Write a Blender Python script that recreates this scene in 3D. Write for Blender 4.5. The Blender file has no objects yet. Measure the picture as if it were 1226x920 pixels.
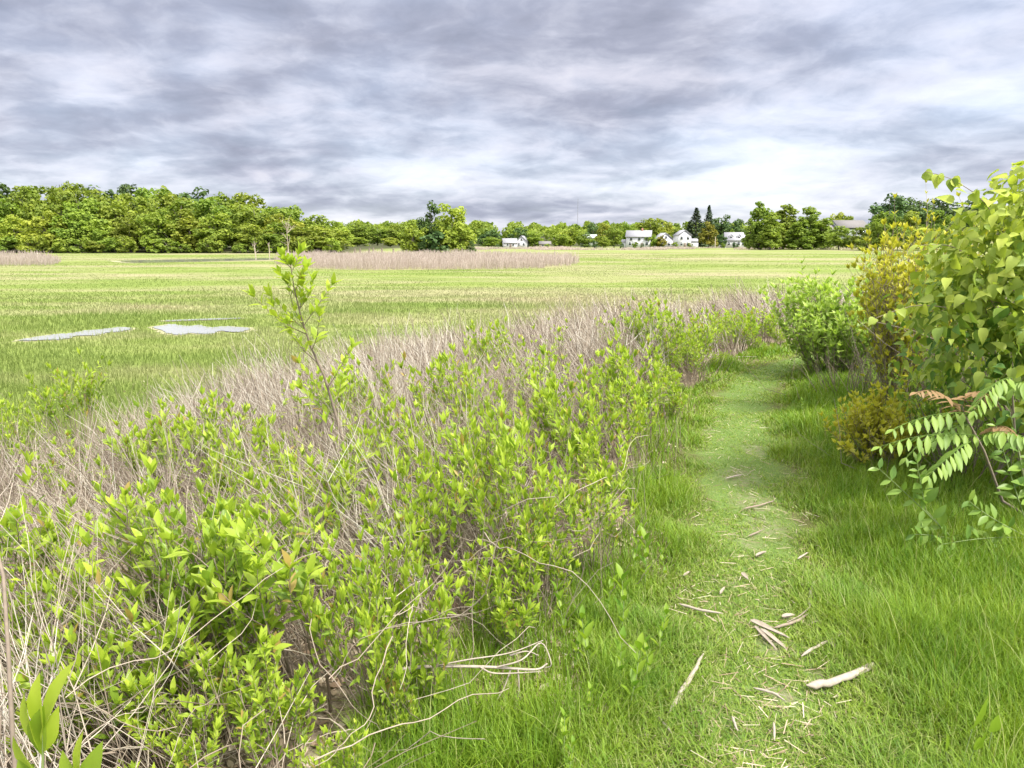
import bpy, math, numpy as np
from math import radians, sin, cos, tan, atan, pi
from mathutils import Vector, Matrix
from mathutils.geometry import tessellate_polygon
rng = np.random.default_rng(7)
S = bpy.context.scene
C = S.collection

# ------------------------------------------------------------------ camera
CAM_Z, F, PITCH = 1.65, 885.0, radians(10.81)
cp, sp_ = cos(PITCH), sin(PITCH)
cam = bpy.data.cameras.new('camera'); camo = bpy.data.objects.new('camera', cam); C.objects.link(camo)
cam.sensor_width = 36; cam.lens = F / 1226 * 36
cam.clip_start = 0.05; cam.clip_end = 9000
camo.location = (0, 0, CAM_Z); camo.rotation_euler = (pi / 2 - PITCH, 0, 0)
S.camera = camo

def Zat(py, y):                       # height seen at picture row py on the plane y
    return CAM_Z + y * tan(atan((460 - py) / F) - PITCH)
def Xat(px, y, z=0.0):                # sideways place of picture column px at distance y
    return (px - 613) / F * (y * cp + (CAM_Z - z) * sp_)
def at(px, py, z=0.0):                # point on the level z
    y = (z - CAM_Z) / tan(atan((460 - py) / F) - PITCH)
    return np.array([Xat(px, y, z), y, z])
def pt(px, py, y):
    z = Zat(py, y); return np.array([Xat(px, y, z), y, z])

# ------------------------------------------------------------------ little maths
def nz(v): return v / np.maximum(np.linalg.norm(v, axis=-1, keepdims=True), 1e-9)
def smooth(a, b, x):
    t = np.clip((x - a) / (b - a), 0, 1); return t * t * (3 - 2 * t)
def vnoise(x, y, s, seed=0):          # cheap value noise
    x = np.asarray(x) / s; y = np.asarray(y) / s
    xi = np.floor(x).astype(np.int64); yi = np.floor(y).astype(np.int64); fx = x - xi; fy = y - yi
    def h(a, b):
        n = (a * 374761393 + b * 668265263 + seed * 974634777) & 0x7fffffff
        n = ((n ^ (n >> 13)) * 1274126177) & 0x7fffffff
        return ((n ^ (n >> 16)) & 0xffff) / 65535.0
    fx = fx * fx * (3 - 2 * fx); fy = fy * fy * (3 - 2 * fy)
    return (h(xi, yi) * (1 - fx) + h(xi + 1, yi) * fx) * (1 - fy) + (h(xi, yi + 1) * (1 - fx) + h(xi + 1, yi + 1) * fx) * fy
def poly_sd(P, x, y):                 # signed distance to a polyline, left of it > 0
    P = np.asarray(P, float); x = np.asarray(x, float); y = np.asarray(y, float)
    best = np.full(x.shape, 1e9); sg = np.ones(x.shape)
    for a, b in zip(P[:-1], P[1:]):
        d = b - a; t = np.clip(((x - a[0]) * d[0] + (y - a[1]) * d[1]) / (d @ d), 0, 1)
        ex = x - a[0] - t * d[0]; ey = y - a[1] - t * d[1]; q = np.hypot(ex, ey)
        m = q < best - 1e-9; best = np.where(m, q, best); sg = np.where(m, np.sign(d[0] * (y - a[1]) - d[1] * (x - a[0])), sg)
    return best * np.where(sg == 0, 1, sg)

PATH = [(.55, -6), (.62, 0), (.84, 2.09), (1.08, 2.98), (1.52, 4.58), (2.0, 6.29), (2.75, 8.39), (3.6, 9.84), (4.5, 10.73), (5.7, 11.5), (8, 12.4), (14, 14), (40, 18)]
EDGE = [(-.9, -6), (-.62, 0), (-.55, 1.0), (-.36, 2.1), (-.02, 2.76), (.42, 3.4), (.82, 4.58), (1.33, 6.3), (2.2, 8.6), (3.5, 10.9), (4.5, 12.1), (7, 13.8), (13, 16.5), (40, 22)]
THICK = [(-8, -6), (-7.5, 0), (-6.2, 4.3), (-4.6, 6.1), (-3.9, 7.2), (-2.8, 10.6), (-.4, 15.6), (4.2, 19.2), (10, 24.5), (18, 30), (45, 40)]
def sub(P, n=6):
    P = np.array(P, float); Q = np.vstack([2 * P[0] - P[1], P, 2 * P[-1] - P[-2]]); out = []
    for i in range(1, len(Q) - 2):
        for t in np.linspace(0, 1, n, endpoint=False):
            a, b, c, d = Q[i - 1:i + 3]
            out.append(.5 * ((2 * b) + (c - a) * t + (2 * a - 5 * b + 4 * c - d) * t * t + (3 * b - a - 3 * c + d) * t ** 3))
    out.append(P[-1]); return np.array(out)
PATHS, EDGES, THICKS = sub(PATH, 4), sub(EDGE, 3), sub(THICK, 3)
MARSH = -0.5
def hz(x, y):
    x = np.asarray(x, float); y = np.asarray(y, float)
    de = poly_sd(EDGES, x, y); dt = -poly_sd(THICKS, x, y)
    t = np.where(de <= 0, 0, np.where(dt <= 0, 1, de / np.maximum(de + np.maximum(dt, 0), 1e-6)))
    h = MARSH * smooth(0, 1, t)
    right = np.clip(-poly_sd(PATHS, x, y) - .6, 0, 6)
    h = h + .05 * right * (t == 0) + (1 - t) * (.03 * (vnoise(x, y, .7, 3) - .5) + .015 * (vnoise(x, y, .23, 5) - .5))
    d = np.hypot(x, y)
    h = h + 9 * smooth(380, 720, y) + 8 * np.exp(-(((x - 170) / 45) ** 2 + ((y - 268) / 36) ** 2)) * smooth(150, 225, d)
    h = h + 1.0 * smooth(150, 190, y) * smooth(-10, -60, x)
    return h
def h1(x, y): return float(hz(np.array([x]), np.array([y]))[0])
def top_at(px, py, H):                # foot of a plant of height H whose top is seen at px, py
    h = 0.0
    for _ in range(8):
        p = at(px, py, h + H); h = .5 * h + .5 * h1(p[0], p[1])
    return np.array([p[0], p[1], h1(p[0], p[1])])

# ------------------------------------------------------------------ mesh building
def mk(name, V, F3=None, F4=None, mat=None, parent=None, attrs=None, sm=False, link=True, data=None):
    if data is None:
        me = bpy.data.meshes.new(name); V = np.asarray(V, np.float32)
        n3 = 0 if F3 is None else len(F3); n4 = 0 if F4 is None else len(F4)
        loops = np.concatenate([np.zeros(0, np.int32)] + ([np.asarray(F3, np.int32).ravel()] if n3 else []) + ([np.asarray(F4, np.int32).ravel()] if n4 else []))
        st = np.concatenate([np.arange(n3) * 3, n3 * 3 + np.arange(n4) * 4]).astype(np.int32)
        me.vertices.add(len(V)); me.vertices.foreach_set('co', V.ravel())
        me.loops.add(len(loops)); me.loops.foreach_set('vertex_index', loops)
        me.polygons.add(n3 + n4); me.polygons.foreach_set('loop_start', st)
        if sm: me.polygons.foreach_set('use_smooth', np.ones(n3 + n4, bool))
        for k, a in (attrs or {}).items():
            at_ = me.attributes.new(k, 'FLOAT', 'POINT'); at_.data.foreach_set('value', np.asarray(a, np.float32))
        me.update(calc_edges=True); me.validate()
        if mat: me.materials.append(mat)
    else: me = data
    o = bpy.data.objects.new(name, me); C.objects.link(o)
    if parent: o.parent = parent
    return o
class MB:                             # collects pieces of one mesh
    def __init__(s): s.V, s.T, s.Q, s.A, s.n = [], [], [], [], 0
    def add(s, V, T=None, Q=None, a=None):
        V = np.asarray(V, float).reshape(-1, 3)
        if T is not None and len(T): s.T.append(np.asarray(T) + s.n)
        if Q is not None and len(Q): s.Q.append(np.asarray(Q) + s.n)
        s.V.append(V); s.A.append(np.zeros(len(V)) if a is None else np.broadcast_to(np.asarray(a, float), (len(V),))); s.n += len(V)
    def tubes(s, P, R, sides=3, a=None):
        P = np.asarray(P, float); N, K, _ = P.shape
        R = np.broadcast_to(np.asarray(R, float), (N, K))
        t = np.gradient(P, axis=1); t = nz(t)
        ref = np.where(np.abs(t[:, :1, 2:3]) > .9, np.array([1., 0, 0]), np.array([0, 0, 1.]))
        u = nz(np.cross(t, np.broadcast_to(ref, t.shape))); v = np.cross(t, u)
        an = np.arange(sides) * 2 * pi / sides
        V = P[:, :, None] + R[:, :, None, None] * (u[:, :, None] * np.cos(an)[:, None] + v[:, :, None] * np.sin(an)[:, None])
        i = np.arange(N)[:, None, None] * K * sides; k = np.arange(K - 1)[:, None] * sides; j = np.arange(sides)
        q = np.stack([i + k + j, i + k + (j + 1) % sides, i + k + sides + (j + 1) % sides, i + k + sides + j], -1).reshape(-1, 4)
        aa = None if a is None else np.repeat(np.broadcast_to(a, (N,)), K * sides)
        s.add(V, Q=q, a=aa)
    def leaves(s, tpl, P, D, Nn, L, W, a=None):
        tv, tf = tpl; P = np.asarray(P, float); N = len(P)
        if N == 0: return
        D = nz(D); X = nz(np.cross(D, Nn)); Z = np.cross(X, D)
        L = np.broadcast_to(L, (N,)); W = np.broadcast_to(W, (N,))
        V = P[:, None] + X[:, None] * (tv[None, :, 0:1] * W[:, None, None]) + D[:, None] * (tv[None, :, 1:2] * L[:, None, None]) + Z[:, None] * (tv[None, :, 2:3] * L[:, None, None] + tv[None, :, 3:4] * W[:, None, None])
        f = (np.arange(N)[:, None, None] * len(tv) + tf[None]).reshape(-1, 3)
        s.add(V, T=f, a=None if a is None else np.repeat(np.broadcast_to(a, (N,)), len(tv)))
    def box(s, x0, x1, y0, y1, z0, z1):
        V = [(x, y, z) for z in (z0, z1) for y in (y0, y1) for x in (x0, x1)]
        s.add(V, Q=[(0, 2, 3, 1), (4, 5, 7, 6), (0, 1, 5, 4), (2, 6, 7, 3), (0, 4, 6, 2), (1, 3, 7, 5)])
    def build(s, name, mat=None, parent=None, sm=False, loc=None):
        V = np.concatenate(s.V)
        o = mk(name, V, np.concatenate(s.T) if s.T else None, np.concatenate(s.Q) if s.Q else None, mat, parent, {'age': np.concatenate(s.A)}, sm)
        if loc is not None: o.location = loc
        return o
def grow(p0, d, L, K, bend=(0, 0, 0), wob=.1, r=None):
    r = r or rng; p = np.array(p0, float); d = nz(np.array(d, float)); N = len(p); L = np.broadcast_to(L, (N,))
    out = [p.copy()]
    for k in range(K - 1):
        d = nz(d + np.asarray(bend) / (K - 1) + wob * r.normal(size=(N, 3))); p = p + d * (L / (K - 1))[:, None]; out.append(p.copy())
    return np.stack(out, 1)
def tag(o, label=None, cat=None, group=None, kind=None):
    if label: o['label'] = label
    if cat: o['category'] = cat
    if group: o['group'] = group
    if kind: o['kind'] = kind
    return o
def empty(name, loc, label, cat, group=None, rz=0, sc=1):
    o = bpy.data.objects.new(name, None); C.objects.link(o); o.location = loc; o.rotation_euler = (0, 0, rz)
    o.scale = (sc, sc, sc) if np.isscalar(sc) else sc
    return tag(o, label, cat, group)
ORD = ['first', 'second', 'third', 'fourth', 'fifth', 'sixth', 'seventh', 'eighth', 'ninth', 'tenth', 'eleventh', 'twelfth', 'thirteenth', 'fourteenth', 'fifteenth', 'sixteenth', 'seventeenth', 'eighteenth', 'nineteenth', 'twentieth', 'twenty-first', 'twenty-second', 'twenty-third', 'twenty-fourth', 'twenty-fifth', 'twenty-sixth', 'twenty-seventh', 'twenty-eighth', 'twenty-ninth', 'thirtieth']

# leaf shapes: (across -1..1, along 0..1, up)
def leaf_tpl(st, fold=.18, curl=.18):
    V = []; F = []
    V.append((0, 0, 0, 0))
    for t, w in st:
        z = -curl * t * t
        V += [(-w, t, z, fold * w), (0, t, z, 0), (w, t, z, fold * w)]
    V.append((0, 1, -curl, 0)); n = len(st)
    F += [(0, 2, 1), (0, 3, 2)]
    for i in range(n - 1):
        a = 1 + 3 * i
        F += [(a, a + 1, a + 4), (a, a + 4, a + 3), (a + 1, a + 2, a + 5), (a + 1, a + 5, a + 4)]
    a = 1 + 3 * (n - 1); F += [(a, a + 1, a + 3), (a + 1, a + 2, a + 3)]
    return np.array(V, float), np.array(F)
LANCE = leaf_tpl([(.15, .45), (.35, .92), (.55, 1.0), (.78, .62)], .35, .12)
LANCE_S = leaf_tpl([(.45, 1.0)], .35, .12)
NARROW = leaf_tpl([(.3, .9), (.6, .9)], .3, .2)
HEART = leaf_tpl([(.04, .62), (.2, 1.0), (.42, 1.02), (.66, .66), (.86, .26)], .35, .42)
ROUND = leaf_tpl([(.1, .6), (.35, 1.0), (.65, .95), (.88, .55)], .2, .1)
STRAW = (np.array([(-1, 0, 0, 0), (1, 0, 0, 0), (.7, 1, 0, 0), (-.8, .97, 0, 0)], float), np.array([(0, 1, 2), (0, 2, 3)]))
CARD = (np.array([(-.9, .1, 0, 0), (.8, 0, .12, 0), (1, .8, 0, 0), (.1, 1.05, -.1, 0), (-.8, .9, .1, 0)], float), np.array([(0, 1, 2), (0, 2, 3), (0, 3, 4)]))

# ------------------------------------------------------------------ materials
def newmat(name):
    m = bpy.data.materials.new(name); m.use_nodes = True; nt = m.node_tree; nt.nodes.clear()
    out = nt.nodes.new('ShaderNodeOutputMaterial'); return m, nt, out
def N(nt, t, **k):
    n = nt.nodes.new(t)
    for a, b in k.items(): setattr(n, a, b)
    return n
def mixc(nt, f, a, b, mode='MIX'):
    n = N(nt, 'ShaderNodeMix', data_type='RGBA', blend_type=mode, clamp_factor=True)
    for s, v in ((n.inputs[0], f), (n.inputs[6], a), (n.inputs[7], b)):
        if isinstance(v, bpy.types.NodeSocket): nt.links.new(v, s)
        elif isinstance(v, tuple): s.default_value = (*v, 1)
        else: s.default_value = v
    return n.outputs[2]
def math_(nt, op, a, b=0.0, c=0.0):
    n = N(nt, 'ShaderNodeMath', operation=op)
    for s, v in zip(n.inputs, (a, b, c)):
        if isinstance(v, bpy.types.NodeSocket): nt.links.new(v, s)
        else: s.default_value = v
    return n.outputs[0]
def ramp(nt, f, stops, interp='LINEAR'):
    n = N(nt, 'ShaderNodeValToRGB'); cr = n.color_ramp; cr.interpolation = interp
    while len(cr.elements) < len(stops): cr.elements.new(.5)
    for e, (p, c) in zip(cr.elements, stops):
        e.position = p; e.color = (*c, 1) if isinstance(c, tuple) else (c, c, c, 1)
    nt.links.new(f, n.inputs[0]); return n.outputs[0]
def noise(nt, scale, detail=4, rough=.55, vec=None, stretch=None, dist=0.0):
    n = N(nt, 'ShaderNodeTexNoise'); n.inputs['Scale'].default_value = scale; n.inputs['Detail'].default_value = detail
    n.inputs['Roughness'].default_value = rough; n.inputs['Distortion'].default_value = dist
    if vec is None: vec = N(nt, 'ShaderNodeNewGeometry').outputs['Position']
    if stretch:
        mp = N(nt, 'ShaderNodeMapping'); mp.inputs['Scale'].default_value = stretch; nt.links.new(vec, mp.inputs[0]); vec = mp.outputs[0]
    nt.links.new(vec, n.inputs['Vector']); return n.outputs[0]
def attr(nt, name):
    n = N(nt, 'ShaderNodeAttribute', attribute_name=name); return n.outputs['Fac']
def princ(nt, out, col, rough=.6, spec=.5, trans=0.0, tcol=None, bump=None, bstr=.3, bdist=.02):
    p = N(nt, 'ShaderNodeBsdfPrincipled')
    if isinstance(col, bpy.types.NodeSocket): nt.links.new(col, p.inputs['Base Color'])
    else: p.inputs['Base Color'].default_value = (*col, 1)
    if isinstance(rough, bpy.types.NodeSocket): nt.links.new(rough, p.inputs['Roughness'])
    else: p.inputs['Roughness'].default_value = rough
    p.inputs['Specular IOR Level'].default_value = spec
    if bump is not None:
        b = N(nt, 'ShaderNodeBump'); b.inputs['Strength'].default_value = bstr; b.inputs['Distance'].default_value = bdist
        nt.links.new(bump, b.inputs['Height']); nt.links.new(b.outputs[0], p.inputs['Normal'])
    sh = p.outputs[0]
    if trans:
        t = N(nt, 'ShaderNodeBsdfTranslucent')
        tc = tcol if tcol is not None else col
        if isinstance(tc, bpy.types.NodeSocket): nt.links.new(tc, t.inputs[0])
        else: t.inputs[0].default_value = (*tc, 1)
        mx = N(nt, 'ShaderNodeMixShader'); mx.inputs[0].default_value = trans
        nt.links.new(sh, mx.inputs[1]); nt.links.new(t.outputs[0], mx.inputs[2]); sh = mx.outputs[0]
    nt.links.new(sh, out.inputs[0])
def leafmat(name, old, young, odd=None, trans=.4, rough=.45, objvar=.0, spec=.35):
    m, nt, out = newmat(name)
    g = N(nt, 'ShaderNodeNewGeometry'); ri = g.outputs['Random Per Island']
    f = math_(nt, 'ADD', attr(nt, 'age'), math_(nt, 'MULTIPLY_ADD', ri, .7, -.36))
    col = mixc(nt, f, old, young)
    if odd: col = mixc(nt, math_(nt, 'GREATER_THAN', math_(nt, 'FRACT', math_(nt, 'MULTIPLY', ri, 17.3)), .975), col, odd)
    if objvar:
        oi = N(nt, 'ShaderNodeObjectInfo').outputs['Random']
        hs = N(nt, 'ShaderNodeHueSaturation'); nt.links.new(col, hs.inputs['Color'])
        nt.links.new(math_(nt, 'MULTIPLY_ADD', oi, .05 * objvar, .5 - .025 * objvar), hs.inputs['Hue'])
        nt.links.new(math_(nt, 'MULTIPLY_ADD', math_(nt, 'FRACT', math_(nt, 'MULTIPLY', oi, 7.7)), .5 * objvar, 1 - .22 * objvar), hs.inputs['Value'])
        col = hs.outputs[0]
    tc = mixc(nt, 1.0, col, (1.1, 1.18, .6), 'MULTIPLY')
    princ(nt, out, col, rough, spec, trans, tc); return m
def twigmat(name, a, b, rough=.85):
    m, nt, out = newmat(name)
    ri = N(nt, 'ShaderNodeNewGeometry').outputs['Random Per Island']
    col = mixc(nt, ri, a, b); n = noise(nt, 60, 3)
    col = mixc(nt, .5, col, ramp(nt, n, [(.3, .45), (.7, 1.0)]), 'MULTIPLY')
    princ(nt, out, col, rough, .2); return m
def plain(name, c, rough=.7, spec=.3, var=.15, scale=3.0):
    m, nt, out = newmat(name); n = noise(nt, scale, 5)
    col = mixc(nt, n, tuple(x * (1 - var) for x in c), tuple(min(1, x * (1 + var)) for x in c)); princ(nt, out, col, rough, spec); return m
def marsh_color(nt):
    pos = N(nt, 'ShaderNodeNewGeometry').outputs['Position']
    big = noise(nt, .055, 4, .6, pos, (.45, 1.0, .2)); mid = noise(nt, .3, 5, .6, pos, (.4, 1.1, .2)); fine = noise(nt, 2.2, 4, .6, pos)
    g = mixc(nt, ramp(nt, mid, [(.35, 0.), (.65, 1.)]), (.185, .250, .060), (.250, .305, .085))
    tan_ = mixc(nt, fine, (.32, .28, .17), (.43, .39, .26))
    f = math_(nt, 'ADD', math_(nt, 'MULTIPLY', big, .72), math_(nt, 'MULTIPLY', mid, .28))
    col = mixc(nt, ramp(nt, f, [(.45, 0.), (.58, .85)]), g, tan_)
    return mixc(nt, ramp(nt, fine, [(.3, .2), (.7, 0.)]), col, mixc(nt, 1.0, col, (.6, .68, .5), 'MULTIPLY'))

M = {}
M['elder'] = leafmat('shrub leaf', (.180, .295, .034), (.480, .590, .070), odd=(.40, .30, .09), trans=.48, rough=.42)
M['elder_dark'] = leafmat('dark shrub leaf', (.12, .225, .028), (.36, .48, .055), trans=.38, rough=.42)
M['vine'] = leafmat('vine leaf', (.10, .205, .04), (.50, .56, .10), trans=.42, rough=.5, spec=.3)
M['olive'] = leafmat('olive yellow leaf', (.27, .29, .035), (.54, .51, .06), trans=.4)
M['willow'] = leafmat('pale green leaf', (.23, .36, .06), (.46, .58, .13), trans=.4)
M['sumac'] = leafmat('sumac leaflet', (.15, .265, .045), (.30, .42, .075), trans=.4, rough=.5)
M['sumac_red'] = leafmat('young sumac leaflet', (.30, .19, .10), (.38, .25, .13), trans=.4, rough=.5)
M['herb'] = leafmat('herb leaf', (.14, .255, .05), (.27, .39, .07), trans=.35, rough=.4)
M['sprout'] = leafmat('seedling leaf', (.13, .26, .025), (.28, .40, .035), trans=.42, rough=.45)
M['twig'] = twigmat('shrub bark', (.20, .15, .11), (.36, .30, .245))
M['dry'] = twigmat('dead stem bark', (.27, .215, .16), (.58, .505, .415))
def thicketmat():
    m, nt, out = newmat('dry thicket stems'); g = N(nt, 'ShaderNodeNewGeometry')
    f = math_(nt, 'ADD', attr(nt, 'age'), math_(nt, 'MULTIPLY_ADD', g.outputs['Random Per Island'], .3, -.15))
    col = ramp(nt, f, [(0., (.13, .10, .08)), (.3, (.26, .21, .16)), (.55, (.42, .365, .295)), (.8, (.56, .51, .43)), (1., (.68, .64, .56))])
    princ(nt, out, col, .85, .2); return m
M['thicket'] = thicketmat()
M['stick'] = twigmat('weathered wood', (.28, .235, .185), (.50, .44, .37))
M['chip'] = twigmat('split bark', (.24, .195, .15), (.45, .39, .32))
M['bark'] = twigmat('tree bark', (.12, .10, .085), (.22, .19, .165))
M['reed'] = twigmat('reed', (.36, .29, .245), (.58, .49, .43))
M['greenstem'] = plain('green stem', (.22, .29, .11), .6)
M['tree'] = leafmat('tree foliage', (.150, .215, .036), (.265, .330, .050), trans=.4, rough=.6, objvar=.6, spec=.2)
M['tree_pale'] = leafmat('pale tree foliage', (.205, .270, .042), (.340, .395, .060), trans=.4, rough=.6, objvar=.8, spec=.2)
M['tree_dark'] = leafmat('dark tree foliage', (.055, .105, .034), (.105, .165, .048), trans=.2, rough=.6, objvar=.7, spec=.2)
M['tree_gold'] = leafmat('golden tree foliage', (.16, .16, .025), (.25, .23, .035), trans=.25, rough=.6, spec=.2)
M['cedar'] = leafmat('cedar foliage', (.050, .095, .028), (.105, .165, .040), trans=.25, rough=.65, spec=.2)
M['conifer'] = leafmat('conifer foliage', (.048, .078, .040), (.090, .125, .060), trans=.1, rough=.7, objvar=.5, spec=.2)

def grassmat():
    m, nt, out = newmat('grass blade')
    g = N(nt, 'ShaderNodeNewGeometry'); ri = g.outputs['Random Per Island']
    n = noise(nt, 2.6, 5, .62, g.outputs['Position'])
    f = math_(nt, 'ADD', math_(nt, 'MULTIPLY', ri, .75), math_(nt, 'MULTIPLY_ADD', n, 1.6, -.7))
    col = mixc(nt, f, (.095, .215, .014), (.265, .385, .036))
    col = mixc(nt, attr(nt, 'age'), col, (.34, .36, .14))
    tc = mixc(nt, 1.0, col, (1.2, 1.1, .5), 'MULTIPLY')
    princ(nt, out, col, .5, .3, .35, tc); return m
M['grass'] = grassmat()
def marshmat():
    m, nt, out = newmat('marsh grass blade'); col = marsh_color(nt)
    ri = N(nt, 'ShaderNodeNewGeometry').outputs['Random Per Island']
    col = mixc(nt, 1.0, col, ramp(nt, ri, [(0., .95), (1., 1.06)]), 'MULTIPLY')
    princ(nt, out, col, .65, .2, .5); return m
M['marsh'] = marshmat()
def littermat():
    m, nt, out = newmat('dead leaves and straw')
    ri = N(nt, 'ShaderNodeNewGeometry').outputs['Random Per Island']
    col = ramp(nt, ri, [(0, (.16, .10, .07)), (.3, (.32, .23, .16)), (.65, (.48, .38, .28)), (1, (.62, .54, .42))])
    princ(nt, out, col, .75, .2, .1); return m
M['litter'] = littermat()
def groundmat():
    m, nt, out = newmat('ground'); pos = N(nt, 'ShaderNodeNewGeometry').outputs['Position']
    n = noise(nt, 5, 6, .65, pos); n2 = noise(nt, 40, 4, .6, pos)
    soil = mixc(nt, n, (.075, .085, .025), (.15, .145, .06))
    lit = ramp(nt, n2, [(.3, (.11, .085, .055)), (.55, (.25, .205, .145)), (.75, (.38, .325, .24))])
    col = mixc(nt, attr(nt, 'litter'), soil, lit)
    col = mixc(nt, attr(nt, 'marsh'), col, mixc(nt, 1.0, marsh_color(nt), (.86, .86, .82), 'MULTIPLY'))  # marsh ground colour darkened to match the self-shadowed blades above it
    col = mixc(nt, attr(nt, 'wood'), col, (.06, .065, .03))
    princ(nt, out, col, .95, .1, bump=noise(nt, 9, 6, .7, pos), bstr=.6, bdist=.05); return m
def pathmat():
    m, nt, out = newmat('worn path'); pos = N(nt, 'ShaderNodeNewGeometry').outputs['Position']
    n = noise(nt, 2.3, 5, .6, pos); n2 = noise(nt, 85, 5, .7, pos); n3 = noise(nt, 200, 3, .6, pos)
    base = mixc(nt, n2, (.07, .12, .028), (.19, .275, .075)); rim = ramp(nt, math_(nt, 'ADD', attr(nt, 'rim'), math_(nt, 'MULTIPLY_ADD', noise(nt, 7, 4, .6, pos), .9, -.45)), [(.5, 0.), (.95, 1.)])
    soil = mixc(nt, n3, (.15, .115, .08), (.36, .30, .23))
    col = mixc(nt, math_(nt, 'MULTIPLY', attr(nt, 'soil'), ramp(nt, noise(nt, 28, 4, .6, pos), [(.38, .0), (.62, .6)])), base, soil)
    col = mixc(nt, rim, col, mixc(nt, noise(nt, 5, 6, .65, pos), (.075, .085, .025), (.15, .145, .06)))
    princ(nt, out, col, .95, .1, bump=n2, bstr=.6, bdist=.02); return m
def watermat():
    m, nt, out = newmat('still water'); pos = N(nt, 'ShaderNodeNewGeometry').outputs['Position']
    n = noise(nt, 1.4, 3, .5, pos, (1, 3, 1))
    princ(nt, out, (.34, .34, .32), .08, 1.0, bump=n, bstr=.06, bdist=.05); return m

# ------------------------------------------------------------------ ground
def ground():
    r = [0.0]; q = .35
    while q < 5000: r.append(q); q *= 1.028
    r = np.array(r[1:]); na = 600; a = np.arange(na) * 2 * pi / na
    X = (r[:, None] * np.sin(a)); Y = (r[:, None] * np.cos(a)); x, y = X.ravel(), Y.ravel()
    x = np.append(x, 0.); y = np.append(y, 0.)
    h = hz(x, y); nr = len(r)
    i = np.arange(nr - 1)[:, None] * na; j = np.arange(na); jn = (j + 1) % na
    q4 = np.stack([i + j, i + na + j, i + na + jn, i + jn], -1).reshape(-1, 4)
    c = np.full(na, nr * na); t3 = np.stack([c, j, jn], -1)
    de = poly_sd(EDGES, x, y); dt = poly_sd(THICKS, x, y)
    marsh = smooth(-.6, .5, dt + .6 * (vnoise(x, y, .8, 9) - .5))
    lit = smooth(-.15, .25, de + .5 * (vnoise(x, y, .4, 11) - .5))
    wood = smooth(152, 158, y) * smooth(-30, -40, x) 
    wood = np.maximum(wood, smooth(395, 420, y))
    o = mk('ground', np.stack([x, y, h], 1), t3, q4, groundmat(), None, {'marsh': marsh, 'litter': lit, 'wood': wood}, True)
    tag(o, kind='structure')
ground()
SOIL = [(905, 602, .16), (885, 572, .16), (915, 632, .14), (895, 650, .08), (938, 838, .06), (920, 776, .07), (905, 540, .12), (880, 700, .05), (985, 815, .06), (960, 785, .05)]
def path():
    P = sub(PATH, 22); P = P[(P[:, 1] > -4) & (P[:, 0] < 20)]; t = nz(np.gradient(P, axis=0)); nn = np.stack([-t[:, 1], t[:, 0]], 1)
    m = 17; V = []
    w = .40 - .12 * smooth(7, 9.5, P[:, 1]) + .12 * (vnoise(P[:, 0], P[:, 1] + 3, .5, 21) - .5) + .1 * (vnoise(P[:, 0], P[:, 1], .2, 22) - .5)
    for k in range(m):
        s = (k / (m - 1) * 2 - 1); q = P + nn * (s * w)[:, None]
        V.append(np.stack([q[:, 0], q[:, 1], hz(q[:, 0], q[:, 1]) + .006], 1))
    V = np.stack(V, 1).reshape(-1, 3); i = np.arange(len(P) - 1)[:, None] * m; j = np.arange(m - 1)
    q4 = np.stack([i + j + 1, i + j, i + m + j, i + m + j + 1], -1).reshape(-1, 4)
    Vx = V; so_ = np.zeros(len(V))
    for px, py, r in SOIL:
        q = at(px, py, 0); so_ = np.maximum(so_, smooth(1.25, .5, np.hypot(V[:, 0] - q[0], (V[:, 1] - q[1]) * .7) / r + .5 * (vnoise(V[:, 0], V[:, 1], .06, 91) - .5)))
    ed = np.tile(np.abs(np.linspace(-1, 1, m)), len(P)); tag(mk('path', V, None, q4, pathmat(), None, {'rim': ed, 'soil': so_}, True), kind='structure')
path()
WATER = watermat(); MUD = plain('mud', (.30, .29, .16), .8, .3, .3, 2.0)
POOLS = [[(16, 409.5), (40, 405), (66, 401), (82, 400.5), (100, 397), (124, 395), (140, 392.5), (156, 393), (150, 397), (128, 399.5), (120, 402.5), (96, 403), (78, 407), (52, 408)],
         [(184, 392.5), (206, 389), (222, 391.5), (240, 390), (252, 393), (276, 391.5), (300, 394.5), (286, 398.5), (262, 397.5), (250, 401), (228, 400), (214, 402.5), (198, 398.5)],
         [(196, 384.5), (240, 382.8), (285, 381.5), (284, 382.6), (245, 384.2), (205, 385.6)],
         [(140, 312.6), (200, 311.2), (260, 310.2), (345, 309.4), (352, 310.6), (300, 312), (230, 313.6), (160, 314.8)]]
poolw = []
def pools():
    for k, pl in enumerate(POOLS):
        W = np.array([at(a, b, MARSH)[:2] for a, b in pl]); c = W.mean(0)
        W = np.vstack([W, W[:1]])[:, :]; W = sub(W, 5)[:-1]
        W = W + (rng.random(W.shape) - .5) * .013 * np.linalg.norm(c) ** .8 * (.4 if k == 2 else 1)
        n = len(W)
        def sheet(Q, z, nm, mat):
            V = np.c_[Q, np.full(n, z)]; f = tessellate_polygon([[Vector(p) for p in V]])
            f = [t if np.cross(Q[t[1]] - Q[t[0]], Q[t[2]] - Q[t[0]]) > 0 else t[::-1] for t in f]
            o = mk(nm, V, f, None, mat)
            tag(o, kind='structure')
        g = c + (W - c) * np.array([1.06, 1.0]); g = g + nz(W - c) * ((.01 + .16 * rng.random((n, 1))) if k < 3 else .6)
        sheet(g, MARSH + .005 + .004 * k, 'mud', MUD); sheet(W, MARSH + .020 + .002 * k, 'water', WATER); poolw.append((W, g))
pools()
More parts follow.
